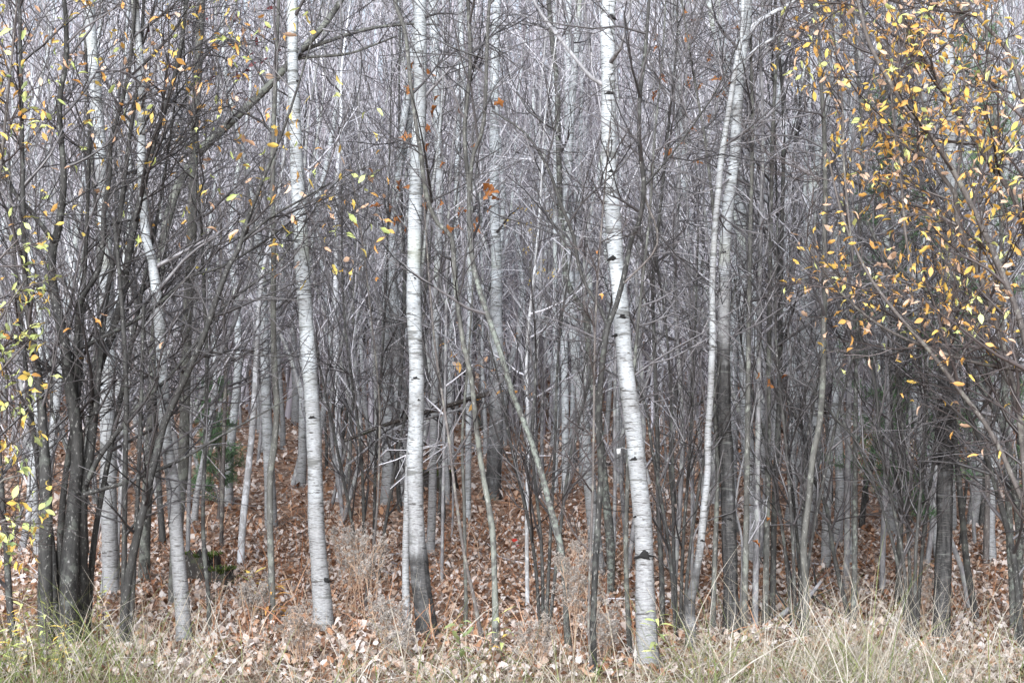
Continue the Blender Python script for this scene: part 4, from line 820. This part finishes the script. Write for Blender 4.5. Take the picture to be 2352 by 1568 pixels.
def aster(label, px, py, h, spread, nst, heads, tintlo=.3, tinthi=1., Y=None, size=.018):
    b = at(px, py, Y) if Y else on_ground(px, py); base = np.array([b[0], b[1], float(ground_z(b[0], b[1]))]); t = thing('dried_aster', label, 'plant', base)
    p0 = np.stack([rng.normal(0, .03, nst), rng.normal(0, .03, nst), np.full(nst, -.03)], 1)
    d = norm(np.stack([rng.normal(0, spread, nst), rng.normal(0, spread, nst), np.ones(nst)], 1)); st = grow(p0, d, h * rng.uniform(.7, 1.05, nst), 6, .08, .1)
    for j in range(nst): q = MB(); q.tubes(st[j], np.linspace(.0035, .0018, 6), 4, attr=np.full(6, .9)); q.build('stem', M['rust'], t)
    b1, r1 = spawn(st, np.full((nst, 6), .003), 9, .4, 1., .7, h * .3, 4, .12, .1, .002, .001, .5)
    b2, r2 = spawn(b1, r1, 4, .3, 1., .6, h * .12, 3, .12, .1, .0015, .001, .3)
    q = MB(); q.tubes(b1, r1, 3, attr=np.full(len(b1), .92)); q.tubes(b2, r2, 3, attr=np.full(len(b2), 1.)); tag(q.build('side_shoots', M['rust'], t), kind='stuff')
    tips = np.vstack([b2[:, -1], b1[:, -1]]); tips = tips[rng.permutation(len(tips))[:heads]]
    n = 12; c = np.repeat(tips, n, 0); dd = norm(rng.standard_normal(c.shape) + np.array([0, 0, .3])); L = rng.uniform(.6, 1.2, len(c)) * size
    q = MB(); q.tubes(grow(c, dd, L, 2, 0, 0), np.tile([.0012, .0036], (len(c), 1)), 3, attr=rng.uniform(tintlo, tinthi, len(c))); tag(q.build('seed_heads', M['fluff'], t), kind='stuff')
aster('dried aster with dense white fluff beside the rotten stump', 575, 1440, .42, .25, 9, 260)
aster('dried aster with cream fluff in front of the split-barked aspen', 888, 1500, .42, .25, 9, 230)
aster('low dried aster with cream fluff touching the slim grey aspen stem', 915, 1530, .32, .3, 8, 190)
aster('tall see-through dried weed with tiny pale seed heads beside the scarred aspen', 800, 1420, .85, .25, 7, 240, .4, 1., size=.016)
aster('spindly brown weed with tiny seed heads between the two big aspens', 850, 1440, .75, .22, 6, 170, .4, 1., size=.015)
aster('tan plume-like dried goldenrod before the elbowed stem', 1322, 1480, .88, .16, 6, 300, .2, .8, Y=11.7)
aster('dried aster with white fluff at the foot of the elbowed stem', 1388, 1520, .42, .3, 8, 200)
aster('lacy brown weed spilling over grass near the scarred aspen foot', 690, 1530, .45, .3, 10, 180, .1, .7, size=.014)
aster('dried aster with grey fluff near the lichened leaning stem', 1230, 1540, .38, .3, 8, 170, .2, .8)
aster('round cream seed cluster on a stalk before the dark furrowed trunk', 2122, 1440, .62, .06, 3, 60, .1, .7, Y=13)
aster('thin dried aster on the open litter by the grey-blue pole', 1965, 1400, .35, .25, 5, 70, .2, .8)

def strands(name, label, mat, x, y, h, bend, wid, tint, seg=5, droop=.35, heading=None):
    n = len(x); z = ground_z(x, y); th = rng.random(n) * 2 * np.pi if heading is None else heading
    d = norm(np.stack([np.cos(th) * bend, np.sin(th) * bend, np.ones(n)], 1))
    P = np.empty((n, seg, 3)); P[:, 0] = np.stack([x, y, z - .02], 1)
    for j in range(1, seg):
        d = norm(d + np.stack([np.cos(th) * droop * bend, np.sin(th) * droop * bend, -droop * bend * 1.1], 1) + .05 * rng.standard_normal((n, 3)))
        P[:, j] = P[:, j - 1] + d * (h / (seg - 1))[:, None]
    ph = rng.random(n) * 2 * np.pi; side = norm(np.stack([np.cos(ph), np.sin(ph), .3 * rng.standard_normal(n)], 1))
    ww = wid[:, None] * np.array([.8, 1., .9, .6, .08])[None, :seg] / 2
    V = np.stack([P - side[:, None] * ww[..., None], P + side[:, None] * ww[..., None]], 2)
    i = np.arange(n * seg * 2).reshape(n, seg, 2); f = np.stack([i[:, :-1, 0], i[:, :-1, 1], i[:, 1:, 1], i[:, 1:, 0]], -1)
    q = MB(); q.add(V, f, attr=np.repeat(tint, seg * 2)); return tag(q.build(name, M[mat]), label, 'grass', kind='stuff')
# the road-side grass: straw with green blades
n = 24000; y = 7.5 + 4.3 * rng.random(n) ** .6; x = rng.uniform(-1, 1, n) * (.36 * y + .6)
px = CX + FPX * x / y; tus = .55 + .45 * np.sin(x * 4.1 + 2 * np.sin(y * 3)) * np.sin(x * 1.7 + y * 2.3); thin = (.35 + .65 * tus) * (1 - .62 * np.exp(-((px - 800) / 420.) ** 2) * smooth(10.4, 11.2, y))
keep = rng.random(n) < thin * (1 - smooth(10.9, 12.3, y + .5 * np.sin(x * 2.3))); x, y, px, tus = x[keep], y[keep], px[keep], tus[keep]; n = len(x)
green = rng.random(n) < (.20 + .30 * (px < 330) + .05 * (px > 1000)) * (.5 + tus); tint = np.where(green, rng.uniform(0, .32, n), rng.uniform(.5, 1, n))
h = rng.gamma(3, .125, n).clip(.1, .95) * (.6 + .6 * tus) * np.where(px > 1500, 1.2, 1.) * np.where((px > 450) & (px < 1400), .8, 1)
strands('grass', 'pale straw and green verge grass along the foot of the wood', 'grass', x, y, h, rng.uniform(.15, 1.1, n), rng.uniform(.003, .008, n), tint)
n = 800; y = rng.uniform(9.8, 12.2, n); px = np.where(rng.random(n) < .6, rng.normal(2000, 150, n), np.where(rng.random(n) < .5, rng.normal(420, 150, n), rng.uniform(0, 2352, n))); x = (px - CX) / FPX * y
strands('tall_grass', 'tall thin straw stalks bending over the verge', 'grass', x, y, rng.uniform(.4, .95, n), rng.uniform(.1, .7, n), rng.uniform(.0025, .005, n), rng.uniform(.6, 1, n), droop=.2)
# rusty dead bracken and wiry stalks through the litter
n = 11000; y = 12.2 + 9 * rng.random(n) ** 1.3; x = rng.uniform(-1, 1, n) * (.36 * y + .6); px = CX + FPX * x / y
cl = np.sin(x * 2.1 + 1) * np.sin(y * 1.7) + .6 * np.sin(x * 5 + y * 3); keep = (rng.random(n) < (.3 + .7 * ((px > 480) & (px < 1450)))) & (cl > -.6); x, y = x[keep], y[keep]; n = len(x)
strands('dead_bracken', 'rusty dead bracken and wiry stalks rising through the leaf litter', 'rust', x, y, rng.uniform(.12, .6, n), rng.uniform(.1, 1.2, n), rng.uniform(.004, .011, n), rng.random(n))
print('objects', len(bpy.data.objects), 'tris', sum(len(m.loops) - 2 * len(m.polygons) for m in bpy.data.meshes))
